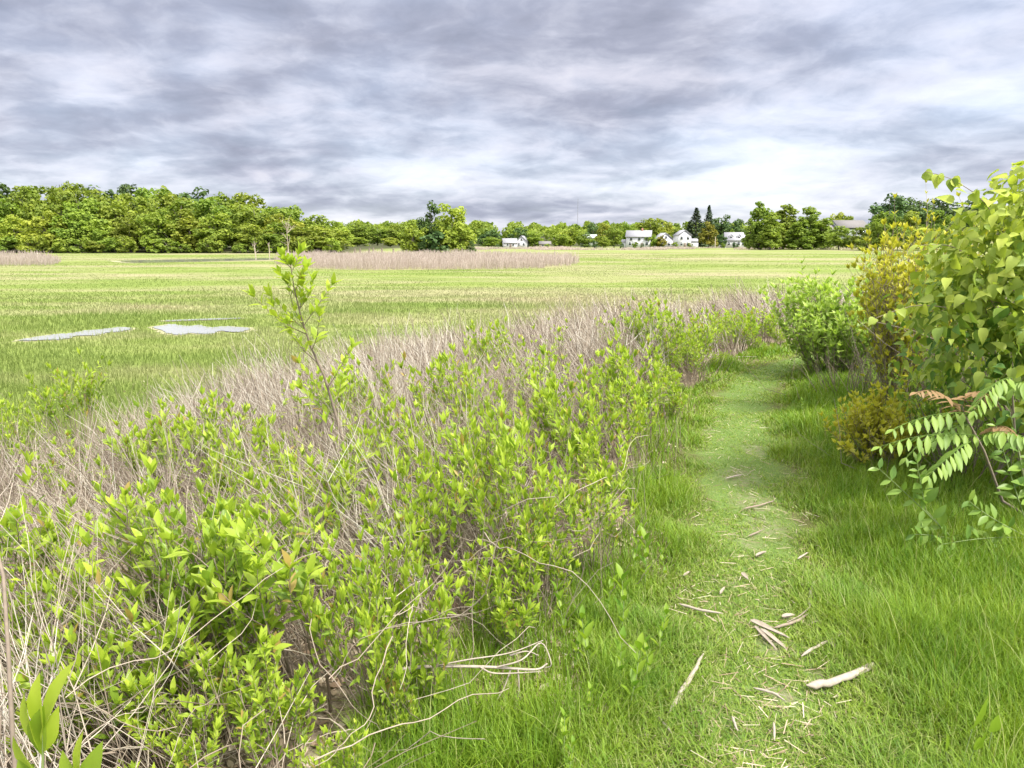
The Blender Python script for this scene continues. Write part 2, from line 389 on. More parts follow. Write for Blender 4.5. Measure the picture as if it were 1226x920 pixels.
def inpoly(Q, x, y):
    r = np.zeros(x.shape, bool); a = Q; b = np.roll(Q, -1, 0)
    for p, q in zip(a, b):
        c = (p[1] > y) != (q[1] > y)
        with np.errstate(divide='ignore', invalid='ignore'):
            r ^= c & (x < (q[0] - p[0]) * (y - p[1]) / (q[1] - p[1]) + p[0])
    return r

# ------------------------------------------------------------------ grass
def blades(x, y, z, hgt, wid, lean, name, mat, age, K=3):
    n = len(x); p = np.stack([x, y, z], 1); ph = rng.random(n) * 2 * pi
    ld = np.stack([np.cos(ph), np.sin(ph), np.zeros(n)], 1); side = np.stack([-np.sin(ph + .6 * rng.normal(size=n)), np.cos(ph), np.zeros(n)], 1); side = nz(side)
    ts = np.linspace(0, 1, K + 1); V = []; A = []
    for t in ts[:-1]:
        c = p + ld * (lean * hgt * t ** 2)[:, None] + np.array([0, 0, 1]) * (hgt * (t - .35 * lean * t * t))[:, None]
        w = (wid * .5 * (1 - .75 * t ** 1.5))[:, None]; V += [c - side * w, c + side * w]
    V.append(p + ld * (lean * hgt)[:, None] + np.array([0, 0, 1]) * (hgt * (1 - .35 * lean))[:, None])
    V = np.stack(V, 1); m = V.shape[1]; F = []
    for k in range(K - 1): F += [(2 * k, 2 * k + 1, 2 * k + 3), (2 * k, 2 * k + 3, 2 * k + 2)]
    F.append((m - 3, m - 2, m - 1)); F = np.array(F)
    f = (np.arange(n)[:, None, None] * m + F[None]).reshape(-1, 3)
    return mk(name, V.reshape(-1, 3), f, None, mat, None, {'age': np.repeat(age, m)})
def lawn():
    n = 1100000; r = np.exp(rng.uniform(np.log(1.1), np.log(17), n)); a = rng.uniform(radians(-42), radians(64), n)
    x = r * np.sin(a); y = r * np.cos(a)
    k = rng.random(n) < np.minimum(1, (r / 3.3) ** 2); x, y, r = x[k], y[k], r[k]
    de = poly_sd(EDGES, x, y); dp = poly_sd(PATHS, x, y); ad = np.abs(dp)
    nzl = vnoise(x, y, .35, 31); nz2 = vnoise(x, y, .9, 33)
    inside = de < .12 + .35 * (nzl - .5)
    bare = np.zeros(len(x), bool)
    for px, py, rr_ in SOIL:
        q = at(px, py, 0); bare |= (np.hypot(x - q[0], (y - q[1]) * .7) < rr_ * (.4 + .8 * vnoise(x, y, .06, 91))) & (vnoise(x, y, .035, 93) > .3)
    straw = (dp > .42) & (de > -.55) & (vnoise(x, y, .55, 38) > .52)
    keep = inside & ~(bare & (rng.random(len(x)) < .85)) & ~(straw & (rng.random(len(x)) < .75)) 
    x, y, r, de, dp, ad, nzl, nz2 = [q[keep] for q in (x, y, r, de, dp, ad, nzl, nz2)]
    t = smooth(.17, .66, ad + .3 * (nzl - .5))
    lush = np.where(dp < 0, .09 + .13 * nz2 + .06 * nzl, .06 + .08 * nz2 + .05 * nzl)
    near = (dp > 0) & (y < 3.0); lush = np.where(near, lush + .06, lush)
    hgt = (.017 + .025 * nzl) * (1 - t) + lush * t; hgt *= rng.uniform(.55, 1.2, len(x))
    wid = np.maximum((.0032 + .0012 * (1 - t)) * rng.uniform(.6, 1.5, len(x)), .0010 * r * (1 + .4 * smooth(5, 9, r)))
    lean = np.clip(rng.normal(.45, .22, len(x)), .05, 1.0) + (1 - t) * .35
    age = np.where(rng.random(len(x)) < .06 + .24 * (1 - t), rng.uniform(.4, 1, len(x)), .22 * (1 - t) * rng.random(len(x)))
    tall = rng.random(len(x)) < .004; hgt = np.where(tall & (t > .8), hgt * 1.6 + .05, hgt); age = np.where(tall, .8, age)
    z = hz(x, y) - .004
    tag(blades(x, y, z, hgt, wid, lean, 'grass', M['grass'], age), 'bright green grass growing along both sides of the worn path', 'grass', kind='stuff')
lawn()
def marsh():
    n = 560000; r = np.exp(rng.uniform(np.log(4.5), np.log(170), n)); a = rng.uniform(radians(-46), radians(50), n)
    x = r * np.sin(a); y = r * np.cos(a); dt = poly_sd(THICKS, x, y)
    keep = dt > -.4 + .8 * (rng.random(n) - .5)
    for W, g in poolw: keep &= ~(inpoly(W, x, y + .4) & (rng.random(n) < .9)) & ~(inpoly(W, x, y + .2) & (rng.random(n) < .9)) & ~(inpoly(W, x, y) & (rng.random(n) < .965)) & ~(inpoly(g, x, y) & (rng.random(n) < .9))
    keep &= ~((y > 150) & (x < -35))
    low = vnoise(x * .45, y, 9, 41) * .6 + vnoise(x, y, 2.5, 42) * .4
    keep &= rng.random(n) < .92
    x, y, r, low = x[keep], y[keep], r[keep], low[keep]
    hgt = (.075 + .09 * smooth(.2, .8, low)) * rng.uniform(.6, 1.25, len(x)) * (1 - .65 * smooth(16, 50, r))
    wid = np.maximum(.005, .0009 * r); z = np.full(len(x), MARSH) ; z = hz(x, y) - .01
    tag(blades(x, y, z, hgt, wid, np.clip(rng.normal(.4, .2, len(x)), .05, 1), 'marsh_grass', M['marsh'], np.zeros(len(x)), K=2), 'yellow-green salt grass covering the flat open marsh', 'grass', kind='stuff')
marsh()
def litter():
    n = 60000; r = np.exp(rng.uniform(np.log(.9), np.log(13), n)); a = rng.uniform(radians(-60), radians(45), n)
    x = r * np.sin(a); y = r * np.cos(a); de = poly_sd(EDGES, x, y); dp = poly_sd(PATHS, x, y)
    p = np.where(de > 0, .75, 0) + np.where((de > -.5) & (de <= 0) & (vnoise(x, y, .55, 38) > .5), .9, 0) + np.where(np.abs(dp) < .4, .5, 0)
    k = rng.random(n) < p; x, y = x[k], y[k]; m = MB(); n = len(x); z = hz(x, y) + .006 + .01 * rng.random(n)
    ph = rng.random(n) * 2 * pi; d = np.stack([np.cos(ph), np.sin(ph), .25 * rng.normal(size=n)], 1); nn = nz(np.stack([.5 * rng.normal(size=n), .5 * rng.normal(size=n), np.ones(n)], 1))
    lf = rng.random(n) < .45
    onp = np.abs(poly_sd(PATHS, x, y)) < .5; lf &= ~onp
    P = np.stack([x, y, z], 1); L = np.where(lf, rng.uniform(.025, .06, n), rng.uniform(.02, .10, n)); W = np.where(lf, L * .26, rng.uniform(.0008, .0018, n))
    m.leaves(NARROW, P[lf], d[lf], nn[lf], L[lf], W[lf]); q = ~lf; d[:, 2] *= .3; P[:, 2] += np.where(onp, .012 * rng.random(n), 0); m.leaves(STRAW, P[q], d[q], nn[q], L[q], W[q])
    tag(m.build('leaf_litter', M['litter']), 'brown dead leaves and straw scattered under the shrubs and on the path', 'leaf litter', kind='stuff')
litter()

# ------------------------------------------------------------------ dry thicket
def thicket():
    m = MB(); n = 15000
    r = np.exp(rng.uniform(np.log(1.2), np.log(34), n)); a = rng.uniform(radians(-62), radians(40), n)
    x = r * np.sin(a); y = r * np.cos(a); de = poly_sd(EDGES, x, y); dt = -poly_sd(THICKS, x, y)
    dens = np.minimum(1, (r / 8.0) ** 1.5) * (.55 + .45 * smooth(2.2, 4, r)) * smooth(.05, .7, de) * smooth(-.9, .6, dt) * (.35 + .65 * smooth(.3, .6, vnoise(x, y, 1.2, 51)))
    k = rng.random(n) < dens; x, y, r, dt, de = x[k], y[k], r[k], dt[k], de[k]; n = len(x)
    per = 9; X = np.repeat(x, per) + rng.normal(size=n * per) * .06; Y = np.repeat(y, per) + rng.normal(size=n * per) * .06
    R = np.repeat(r, per); DT = np.repeat(dt, per); DE = np.repeat(de, per)
    cl = np.repeat(np.stack([-.34 - .38 * smooth(6.5, 3.0, r) + .30 * rng.normal(size=n), .10 + .26 * rng.normal(size=n), np.ones(n)], 1), per, 0)
    lean = cl + np.stack([.22 * rng.normal(size=n * per), .22 * rng.normal(size=n * per), np.zeros(n * per)], 1)
    low = rng.random(n * per) < .10; lean[low] = np.stack([rng.normal(size=low.sum()), rng.normal(size=low.sum()), .25 * np.ones(low.sum())], 1)
    ch = np.repeat(rng.uniform(.62, 1.12, n) * (.7 + .55 * vnoise(x, y, 1.3, 57)), per); tone = np.clip(np.repeat(rng.normal(.39, .21, n), per) + .16 * rng.normal(size=n * per), 0, 1)
    L = ch * rng.uniform(.65, 1.1, n * per) * (.55 + .45 * smooth(-.6, .9, DT)) * (.7 + .3 * smooth(0, .8, DE))
    P = grow(np.stack([X, Y, hz(X, Y) - .02], 1), lean, L, 6, (-.15, 0, .05), .15)
    rad = np.maximum(.0021 * rng.uniform(.6, 1.7, n * per), .00046 * R * rng.uniform(.6, 1.5, n * per))
    m.tubes(P, rad[:, None] * np.array([1, .92, .82, .7, .52, .3]), 3, tone)
    for q in range(2):
        i = rng.integers(0, 2, n * per) + 2; b = P[np.arange(n * per), i]; d = P[:, 4] - P[:, 2]; tone2 = np.clip(tone + .12, 0, 1)
        T = grow(b, nz(d) + .55 * rng.normal(size=(n * per, 3)) * np.array([1, 1, .6]), L * rng.uniform(.2, .45, n * per), 4, (-.1, 0, .35), .12)
        m.tubes(T, rad[:, None] * np.array([.6, .5, .4, .22]), 3, tone2)
    tag(m.build('dry_thicket', M['thicket']), 'tangled grey-brown dry stems filling the bank between the path and the marsh', 'dry thicket', kind='stuff')
    # long bleached vines and runners looping through the near stems
    m = MB(); n = 520; px = rng.uniform(-1.9, .45, n); py = rng.uniform(1.3, 4.6, n); k = poly_sd(EDGES, px, py) > -.02; px, py = px[k], py[k]; n = len(px)
    z = hz(px, py) + rng.uniform(.02, .5, n); ph = rng.uniform(0, 2 * pi, n)
    P = grow(np.stack([px, py, z], 1), np.stack([np.cos(ph), np.sin(ph), .4 * rng.normal(size=n)], 1), rng.uniform(.3, 1.0, n), 14, (0, 0, -.5), .26)
    P[:, :, 2] = np.maximum(P[:, :, 2], hz(P[:, :, 0], P[:, :, 1]) + .01)
    m.tubes(P, .0015 * rng.uniform(.6, 1.7, n)[:, None] * np.linspace(1, .5, 14), 4)
    tag(m.build('dry_runners', M['dry']), 'pale looping dead runners threaded through the near shrub stems', 'dead vines', kind='stuff')
thicket()

# ------------------------------------------------------------------ leafy shrubs on the bank
def shoots_leaves(mb, T, rr, size, tpl, npair, age0, tipn=4, wr=.19):
    """pairs of leaves along each shoot and an upright tuft at its tip"""
    n, K, _ = T.shape; ax = nz(T[:, -1] - T[:, -2]); ref = nz(rr.normal(size=(n, 3)))
    for k in range(npair):
        t = .25 + .7 * k / npair; f = t * (K - 1); i = int(f); p = T[:, i] * (1 - f + i) + T[:, min(i + 1, K - 1)] * (f - i)
        s = nz(np.cross(ax, ref)); s = s if k % 2 == 0 else np.cross(ax, s)
        for sg in (-1, 1):
            ok = rr.random(n) < .85
            spread = rr.uniform(.55, 1.1, n)[:, None] * (1.25 - .5 * t)
            d = nz(ax + sg * s * spread * 1.2 + .18 * rr.normal(size=(n, 3))); nn = nz(ax * 1.0 - sg * s * .5 + np.array([0, 0, .7]))
            L = size * rr.uniform(.5, 1.15, n) * (.8 + .35 * (1 - t))
            mb.leaves(tpl, p[ok], d[ok], nn[ok], L[ok], (L * wr)[ok], np.clip(age0 + .35 * t + .25 * smooth(.35, 1, T[:, -1, 2] / T[:, -1, 2].max()) + .12 * rr.normal(size=n), 0, 1)[ok])
    for k in range(tipn):
        an = k * 2 * pi / tipn + rr.random(n); s = nz(np.cross(ax, ref)); b = np.cross(ax, s)
        o = s * np.cos(an)[:, None] + b * np.sin(an)[:, None]
        d = nz(ax + np.array([0, 0, .45]) + o * rr.uniform(.25, .9, n)[:, None]); L = size * rr.uniform(.45, 1.1, n)
        mb.leaves(tpl, T[:, -1], d, nz(ax * .5 - o + np.array([0, 0, .2]) + .45 * rr.normal(size=(n, 3))), L, L * wr, np.clip(age0 + .5 + .15 * rr.normal(size=n), 0, 1))
def shrub_mesh(seed, H=.85, R=.38, nst=13, ntw=4, size=.06, tpl=LANCE, lean=(-.38, .05), npair=4, low=.42, age0=.12, srad=.0045, leaf='elder', bark='twig', wr=.2, tipn=6, dead=1.4):
    rr = np.random.default_rng(seed); ph = rr.random(nst) * 2 * pi; q = np.sqrt(rr.random(nst))
    p0 = np.stack([.3 * R * q * np.cos(ph), .3 * R * q * np.sin(ph), np.full(nst, -.03)], 1)
    d = np.stack([np.cos(ph) * q * R / H * 1.15 + lean[0], np.sin(ph) * q * R / H * 1.15 + lean[1], np.ones(nst)], 1)
    L = H * rr.uniform(.74, 1.04, nst) * (1.02 - .22 * q); P = grow(p0, d, L, 7, (0, 0, .35), .07, rr)
    st = MB(); lf = MB(); st.tubes(P, srad * rr.uniform(.8, 1.2, nst)[:, None] * np.linspace(1, .35, 7), 5)
    TT = []
    for k in range(ntw):
        t = low + (.95 - low) * (k + rr.random(nst) * .8) / ntw; f = t * 6; i = f.astype(int); g = (f - i)[:, None]
        b = P[np.arange(nst), i] * (1 - g) + P[np.arange(nst), np.minimum(i + 1, 6)] * g
        d = nz(P[:, -1] - P[:, 2]) + .75 * nz(rr.normal(size=(nst, 3)) * np.array([1, 1, .3]))
        T = grow(b, d, H * rr.uniform(.14, .34, nst), 5, (0, 0, .7), .1, rr); TT.append(T)
        st.tubes(T, srad * .45 * np.linspace(1, .5, 5)[None].repeat(nst, 0), 4)
    TT.append(np.stack([P[:, 4] * (1 - u) + P[:, 6] * u for u in np.linspace(0, 1, 5)], 1))
    T = np.concatenate(TT); hrel = np.clip(T[:, -1, 2] / H, 0, 1)
    T = T[rr.random(len(T)) < .35 + .7 * hrel]
    shoots_leaves(lf, T, rr, size, tpl, npair, age0, tipn, wr)
    # a fringe of bare dead stems belongs to the bush
    nd = int(nst * dead) + 1; pd = np.stack([.5 * R * rr.normal(size=nd), .5 * R * rr.normal(size=nd), np.full(nd, -.02)], 1)
    D = grow(pd, np.stack([lean[0] + .4 * rr.normal(size=nd), lean[1] + .4 * rr.normal(size=nd), np.ones(nd)], 1), H * rr.uniform(.4, .9, nd), 6, (0, 0, 0), .12, rr)
    D[:, 0] *= (.6, .6, 1.0); st.tubes(D, srad * .55 * np.linspace(1, .4, 6)[None].repeat(nd, 0), 4)
    a = st.build('stems', M[bark]); b = lf.build('leaves', M[leaf], sm=True)
    C.objects.unlink(a); C.objects.unlink(b); return a, b, H
def put(name, proto, loc, H, label, cat, group=None, rz=None, wide=1.0):
    a, b, H0 = proto; s = H / H0
    e = empty(name, loc, label, cat, group, rng.uniform(-.5, .5) if rz is None else rz, (s * wide, s * wide, s))
    for o in (a, b):
        c = o.copy(); C.objects.link(c); c.parent = e
    return e
NEAR = [shrub_mesh(100 + i, H=.85, R=.44, nst=17, ntw=5, size=.074, wr=.165, leaf=('elder', 'elder', 'elder_dark')[i % 3]) for i in range(5)]
MID = [shrub_mesh(120 + i, H=.85, R=.42, nst=16, ntw=5, size=.080, tpl=LANCE_S, npair=4, wr=.18) for i in range(5)]
LOW = [shrub_mesh(140 + i, H=.6, R=.32, nst=14, ntw=6, size=.068, wr=.165, low=.2, lean=(-.1, 0)) for i in range(4)]
THIN = [shrub_mesh(160 + i, H=.9, R=.25, nst=6, ntw=4, size=.06, tpl=LANCE_S, npair=3) for i in range(3)]
G = 'leafy green shrubs on the bank left of the path'
BANK = [  # px, py of the top, height, prototype list, width, label
 (125, 556, .86, NEAR, 1.0, 'broad bright green shrub at the left of the picture, above the large close leaves'),
 (345, 572, .86, NEAR, 1.15, 'widest bright green shrub, low in the picture, in front of the tangled dead runners'),
 (270, 592, .80, NEAR, .8, 'rounded leafy shrub squeezed against the left flank of the widest shrub'),
 (35, 668, .66, NEAR, .7, 'short green shrub cut by the left picture edge above the big close leaf'),
 (460, 628, .74, NEAR, .62, 'narrow upright leafy shrub just right of the widest shrub, over bare stems'),
 (500, 690, .55, LOW, .7, 'small sprig shrub above the forked dead branch'),
 (205, 476, .88, MID, .9, 'green shrub with a tall pointed tuft, behind the broad left shrub'),
 (265, 462, .88, MID, 1.0, 'light green shrub between the pointed tuft and the leaning sapling'),
 (85, 428, 1.0, MID, .75, 'dark compact shrub standing alone in grey stems below the pools'),
 (8, 476, .8, MID, .8, 'green shrub half out of the picture left of the dark compact shrub'),
 (310, 500, .82, MID, .9, 'leafy shrub at the foot of the leaning sapling'),
 (440, 428, .92, MID, 1.0, 'full green shrub immediately right of the leaning sapling'),
 (478, 470, .86, MID, .8, 'mid green shrub below and right of the full shrub by the sapling'),
 (398, 520, .82, MID, .9, 'pale green shrub in the middle of the bank above the widest shrub'),
 (560, 418, .95, MID, .8, 'green shrub in the centre of the bank with grey stems on both sides'),
 (603, 378, 1.0, MID, .85, 'tallest shrub at the marsh side of the bank, in the picture centre'),
 (612, 466, .9, MID, .75, 'upright green shrub with dark stems leaning left beneath it'),
 (663, 392, .98, THIN, 1.0, 'thin shrub with one dark leafy spire among pale dry stems'),
 (690, 430, .95, MID, .8, 'green shrub right of the dark leafy spire'),
 (720, 404, .95, THIN, 1.1, 'slender shrub against the upper grey stems near the picture centre'),
 (650, 622, .66, LOW, .85, 'low bright shrub closest to the seedlings beside the path'),
 (610, 650, .6, LOW, .9, 'low leafy shrub beneath the dark leaning stems'),
 (708, 553, .74, MID, .9, 'bright low shrub spilling over the pale straw beside the path'),
 (735, 500, .82, MID, .8, 'green shrub halfway along the path edge'),
 (765, 452, .86, MID, .8, 'green shrub at the path edge just before the bare litter patch'),
 (800, 446, .62, LOW, 1.0, 'short green shrub directly behind the bare litter patch'),
 (792, 352, 1.05, MID, .9, 'tall green shrub at the far marsh edge of the bank'),
 (832, 366, 1.0, MID, .8, 'green shrub among the last grey stems before the bend'),
 (770, 395, .98, MID, .8, 'leafy shrub below the tall one at the far marsh edge'),
 (830, 402, .85, MID, .85, 'green shrub at the path edge after the litter patch'),
 (862, 418, .6, LOW, 1.1, 'knee-high round shrub where the path starts to bend'),
 (905, 402, .55, LOW, 1.2, 'dark green low shrub on the outside of the path bend'),
 (880, 372, 1.0, THIN, 1.1, 'thin leafy shrub in the reddish grey stems at the bend'),
 (935, 392, .7, LOW, 1.2, 'low shrub at the far end of the visible path'),
 (650, 520, .85, MID, .7, 'green shrub between the leaning dark stems and the path-side shrubs'),
 (545, 520, .84, MID, .75, 'loose green shrub above the dense leaning stems'),
 (520, 590, .78, THIN, 1.0, 'sparse shrub whose stems lean left over the tangle'),
 (60, 770, .45, LOW, .9, 'low shrub right above the large close leaves at the left corner'),
 (210, 850, .36, LOW, .8, 'small shrub at the bottom left between close leaves and looping runners'),
 (480, 830, .34, LOW, .6, 'small upright sprig shrub left of the dark grass at the bottom'),
 (330, 790, .42, LOW, .85, 'small shrub under the looping dead runners'),
 (405, 880, .3, LOW, .7, 'smallest shrub at the bottom edge beside the dark grass'),
 (250, 735, .5, LOW, .9, 'low shrub between the broad left shrub and the looping runners'),
 (150, 700, .62, LOW, .9, 'leafy low shrub in front of the broad left shrub'),
 (590, 440, .9, THIN, 1.0, 'thin shrub just left of the picture centre line, half hidden by grey stems'),
]
for i, (px, py, H, pr, w, lab) in enumerate(BANK):
    while H > .22:
        q = top_at(px, py, H)
        if poly_sd(EDGES, q[:1], q[1:2])[0] > -.02 + .13 * H * w: break
        H *= .97
    put('marsh_shrub', pr[i % len(pr)], top_at(px, py, H), H, lab, 'shrub', G, None, w)
bend = EDGES[(EDGES[:, 1] > 7.6) & (EDGES[:, 0] < 7.5)]
bx = np.linspace(0, len(bend) - 1.01, 11)
for k, f in enumerate(bx):
    i = int(f); p = bend[i] * (1 - f + i) + bend[i + 1] * (f - i); d = nz(bend[i + 1] - bend[i]); o = .22 + .45 * (k * .618 % 1); p = p + np.array([-d[1], d[0]]) * o
    put('marsh_shrub', LOW[k % 4], (p[0], p[1], h1(p[0], p[1])), .36 + .34 * (k * .381 % 1), f'low bright green shrub, {ORD[k]} going up the path along the outside of its far bend', 'shrub', 'low shrubs lining the far bend of the path', None, 1.15)
k = 0
while k < 26:
    px, py = rng.uniform(-60, 930), rng.uniform(360, 560); H = rng.uniform(.6, .9)
    p = top_at(px, py, H); de = poly_sd(EDGES, p[:1], p[1:2])[0]; dt = poly_sd(THICKS, p[:1], p[1:2])[0]
    if de < .3 or dt > -.6 or p[1] < 3.4: continue
    if rng.random() > 1 / (1 + de * .5): continue
    put('marsh_shrub', THIN[k % 3], p, H, 'thin few-stemmed green shrub half buried in grey dry stems', 'shrub', 'thin shrubs scattered through the dry thicket'); k += 1

# leaning sapling with a leafy top
def sapling():
    e = empty('sapling', (0, 0, 0), 'tall leaning grey sapling whose leafy top reaches the far tree line', 'sapling')
    y0 = 4.35; px = [438, 420, 400, 388, 372, 360, 352, 348]; py = [640, 560, 490, 450, 415, 378, 345, 318]
    P = np.array([pt(a, b, y0 - .35 * i / 7) for i, (a, b) in enumerate(zip(px, py))]); P[0, 2] = h1(P[0, 0], P[0, 1]) - .03
    P[:, :] = P; e.location = P[0]; P = P - P[0]
    st, lf = MB(), MB(); rr = np.random.default_rng(5); st.tubes(P[None], np.array([[.011, .0095, .0085, .0075, .006, .0045, .003, .002]]), 6)
    b, d = [], []
    for i, s, u in ((1, -1, .8), (1, 1, .9), (2, .6, 1.2), (3, -.8, .9), (2, -1, .5), (2, 1, .8), (3, -1, .5), (3, 1, .9), (4, -1, .6), (4, 1, .9), (4, -1, .9), (5, 1, 1.2), (5, -1, 1.1), (5, 1, .7), (6, -1, 1.3), (6, 1, 1.3), (4, -.3, .9), (5, .3, 1)):
        b.append(P[i] + (P[min(i + 1, 7)] - P[i]) * rr.random()); d.append((s * 1.0 - .15, .6 * rr.normal(), u))
    bl = np.array([.3, .3, .3, .4, .4, .36, .38, .32, .34, .3, .28, .16, .2, .18, .08, .1, .3, .14])
    T = grow(b, d, bl * rr.uniform(.8, 1.1, len(b)), 5, (0, 0, .5), .08, rr); st.tubes(T, .0026 * np.linspace(1, .5, 5)[None].repeat(len(b), 0), 4)
    T = np.concatenate([T, P[None, 3:8]]); shoots_leaves(lf, T, rr, .078, LANCE, 7, .35, 7, .2)
    st.build('trunk', M['twig'], e, True); lf.build('leaves', M['elder'], e, True)
sapling()
# sprig close to the camera, lower left
def sprig():
    e = empty('leafy_sprig', (-.62, .93, h1(-.62, .93)), 'large close yellow-green sprig at the lower left corner', 'plant'); z0 = e.location.z; O = np.array(e.location)
    st, lf = MB(), MB(); y = .98
    T1 = np.array([pt(48, 1300, y), pt(48, 1100, y), pt(50, 960, y), pt(52, 880, y - .01)]); T1 = np.vstack([[[-.62, .95, z0 - .02]], T1])
    st.tubes((T1 - O)[None], np.array([[.004, .0035, .003, .0022, .0015]]), 6); st.build('stem', M['greenstem'], e, True); st = MB()
    T2 = np.array([pt(75, 1180, y), pt(95, 1100, y), pt(98, 1000, y), pt(100, 945, y)]); T2 = np.vstack([T1[:2], T2]); st.tubes((T2 - O)[None], np.array([[.004, .0036, .0033, .003, .002, .0015]]), 6)
    for (bx, by, tx, ty, w, a) in ((50, 880, 74, 793, .0155, .85), (52, 885, 36, 812, .0165, .95), (48, 900, 18, 836, .015, .7), (50, 905, 44, 850, .017, .6), (54, 900, 66, 852, .010, .9), (50, 930, 8, 888, .015, .4), (97, 945, 88, 880, .013, .75), (99, 945, 118, 895, .012, .6), (96, 950, 70, 905, .012, .5), (50, 960, 20, 915, .014, .4)):
        p, q = pt(bx, by, y), pt(tx, ty, y - .02); d = q - p; L = np.linalg.norm(d)
        lf.leaves(LANCE, [p - O], [d], [(rng.normal() * .5, -1, .35)], [L], [w * 1.2], [a])
    st.build('stem', M['greenstem'], e, True); lf.build('leaves', M['elder'], e, True)
    e = empty('bare_shoot', (0, 0, 0), 'bare grey stem rising along the left picture edge', 'dead stem')
    P = np.array([(-.80, 1.18, h1(-.8, 1.18) - .02), pt(24, 1000, 1.15), pt(15, 880, 1.15), pt(10, 780, 1.17), pt(4, 690, 1.2), pt(-8, 640, 1.22)]); e.location = P[0]
    m = MB(); m.tubes((P - P[0])[None], np.array([[.005, .0045, .004, .0035, .003, .002]]), 6); m.build('stem', M['twig'], e, True)
sprig()

# ------------------------------------------------------------------ right-hand bushes
def vine_bush():
    e = empty('vine_bush', (3.95, 4.75, h1(3.95, 4.75)), 'large leafy vine-covered bush with drooping heart-shaped leaves at the right picture edge', 'bush')
    O = np.array(e.location); rr = np.random.default_rng(11); st, lf = MB(), MB()
    lobes = [((-.78, -.35, 1.74), (.4, .4, .34)), ((-1.02, -.4, 1.55), (.45, .4, .34)), ((-1.14, -.42, 1.2), (.45, .4, .34)), ((-.98, -.5, .86), (.45, .4, .32)), ((-.3, -.2, 1.85), (.55, .5, .42)), ((0, 0, .85), (1.35, 1.2, 1.05)), ((-.78, -.15, 1.15), (.62, .6, .42)), ((-.42, -.3, 1.52), (.62, .55, .38)), ((-.5, -.6, .95), (.6, .5, .5)), ((.15, -.25, 1.78), (.6, .6, .36)), ((-.3, -.75, .55), (.5, .4, .4))]
    for (c, r) in lobes:
        c = np.array(c); r = np.array(r); n = int(2500 * (r[0] * r[2]) ** .8)
        u = nz(rr.normal(size=(n, 3))); u = u[u[:, 2] > -.45]; n = len(u)
        p = c + u * r * rr.uniform(.72, 1.06, n)[:, None] + .04 * rr.normal(size=(n, 3))
        out = nz(u / r); d = nz(out * .55 + np.array([0, 0, -.65]) + .65 * rr.normal(size=(n, 3))); nn = nz(out + np.array([0, 0, .8]) + .5 * rr.normal(size=(n, 3)))
        L = rr.uniform(.034, .080, n); age = np.clip(.05 + .45 * rr.random(n) + .55 * smooth(.9, 2.0, p[:, 2]) * smooth(.5, -.9, p[:, 0]) + .2 * rr.random(n), 0, 1)
        lf.leaves(HEART, p, d, nn, L * 1.2, L * .40 * rr.uniform(.8, 1.1, n), age)
    # rising and trailing shoots
    b = [(-.92, -.4, 1.82), (-.8, -.4, 1.9), (-1.3, -.4, 1.5), (-1.4, -.4, 1.2), (-1.2, -.4, 1.75), (-.75, -.3, 1.25), (-.55, -.3, 1.65), (-.25, -.3, 1.85), (0, -.4, 1.95), (-.05, -.3, 1.95), (-.9, -.2, 1.05), (-.95, -.3, 1.2), (-.7, -.5, 1.0), (-.1, -.5, 1.9), (-.4, -.3, 1.75), (-1.0, -.2, 1.3), (-.6, -.5, 1.45)]
    d = [(-.1, 0, 1.7), (.2, 0, 1.7), (-.8, -.1, .6), (-.9, -.1, .2), (-.7, 0, .9), (-.8, -.1, .5), (-.6, -.2, .6), (-.5, 0, .7), (-.25, 0, 1), (.2, 0, 1), (-1, -.1, .1), (-.9, -.2, .4), (-.8, -.4, 0), (-.1, -.1, 1.2), (-.5, -.2, .9), (-.7, 0, .9), (-.7, -.4, .5)]
    T = grow(b, d, rr.uniform(.3, .48, len(b)), 7, (-.2, 0, -.7), .06, rr); st.tubes(T, .003 * np.linspace(1, .4, 7)[None].repeat(len(b), 0), 4)
    for k in range(13):
        i = rr.integers(1, 7, len(b)); p = T[np.arange(len(b)), i]; dd = nz(rr.normal(size=(len(b), 3)) * .7 + np.array([-.2, -.2, -.75])); L = rr.uniform(.04, .085, len(b))
        lf.leaves(HEART, p, dd, nz(np.array([-.3, -.4, .9]) + .4 * rr.normal(size=(len(b), 3))), L, L * .42, .55 + .35 * rr.random(len(b)))
    n = 60; ph = rr.random(n) * 2 * pi; P = grow(np.stack([.35 * np.cos(ph), .35 * np.sin(ph), np.full(n, -.03)], 1), np.stack([np.cos(ph) * .6, np.sin(ph) * .6, np.ones(n)], 1), rr.uniform(.9, 1.8, n), 7, (0, 0, -.15), .14, rr)
    st.tubes(P, .008 * rr.uniform(.5, 1.2, n)[:, None] * np.linspace(1, .35, 7), 5)
    st.build('stems', M['twig'], e, True); lf.build('leaves', M['vine'], e, True)
vine_bush()
def bushy(name, loc, H, label, leaf, seed, R, nst, ntw, size, tpl, wr, lean=(0, 0), npair=4, age0=.2, srad=.006, low=.3, tipn=4, group=None, dead=.25):
    pr = shrub_mesh(seed, H=H, R=R, nst=nst, ntw=ntw, size=size, tpl=tpl, lean=lean, npair=npair, age0=age0, srad=srad, leaf=leaf, wr=wr, low=low, tipn=tipn, dead=dead)
    return put(name, pr, loc, H, label, 'shrub', group, 0.0)
def P2(x, y): return (x, y, h1(x, y))
bushy('olive_shrub', P2(3.68, 6.8), 1.74, 'tall yellow-olive shrub with open brown twigs behind the vine bush', 'olive', 201, .52, 32, 16, .075, LANCE_S, .26, (-.05, 0), 4, .3, .006, .15, 6)
bushy('olive_shrub', P2(4.3, 7.2), 1.95, 'olive-green shrub mostly hidden behind the vine bush', 'olive', 205, .7, 26, 10, .072, LANCE_S, .24, (0, 0), 4, .2, .006, .25, 5)
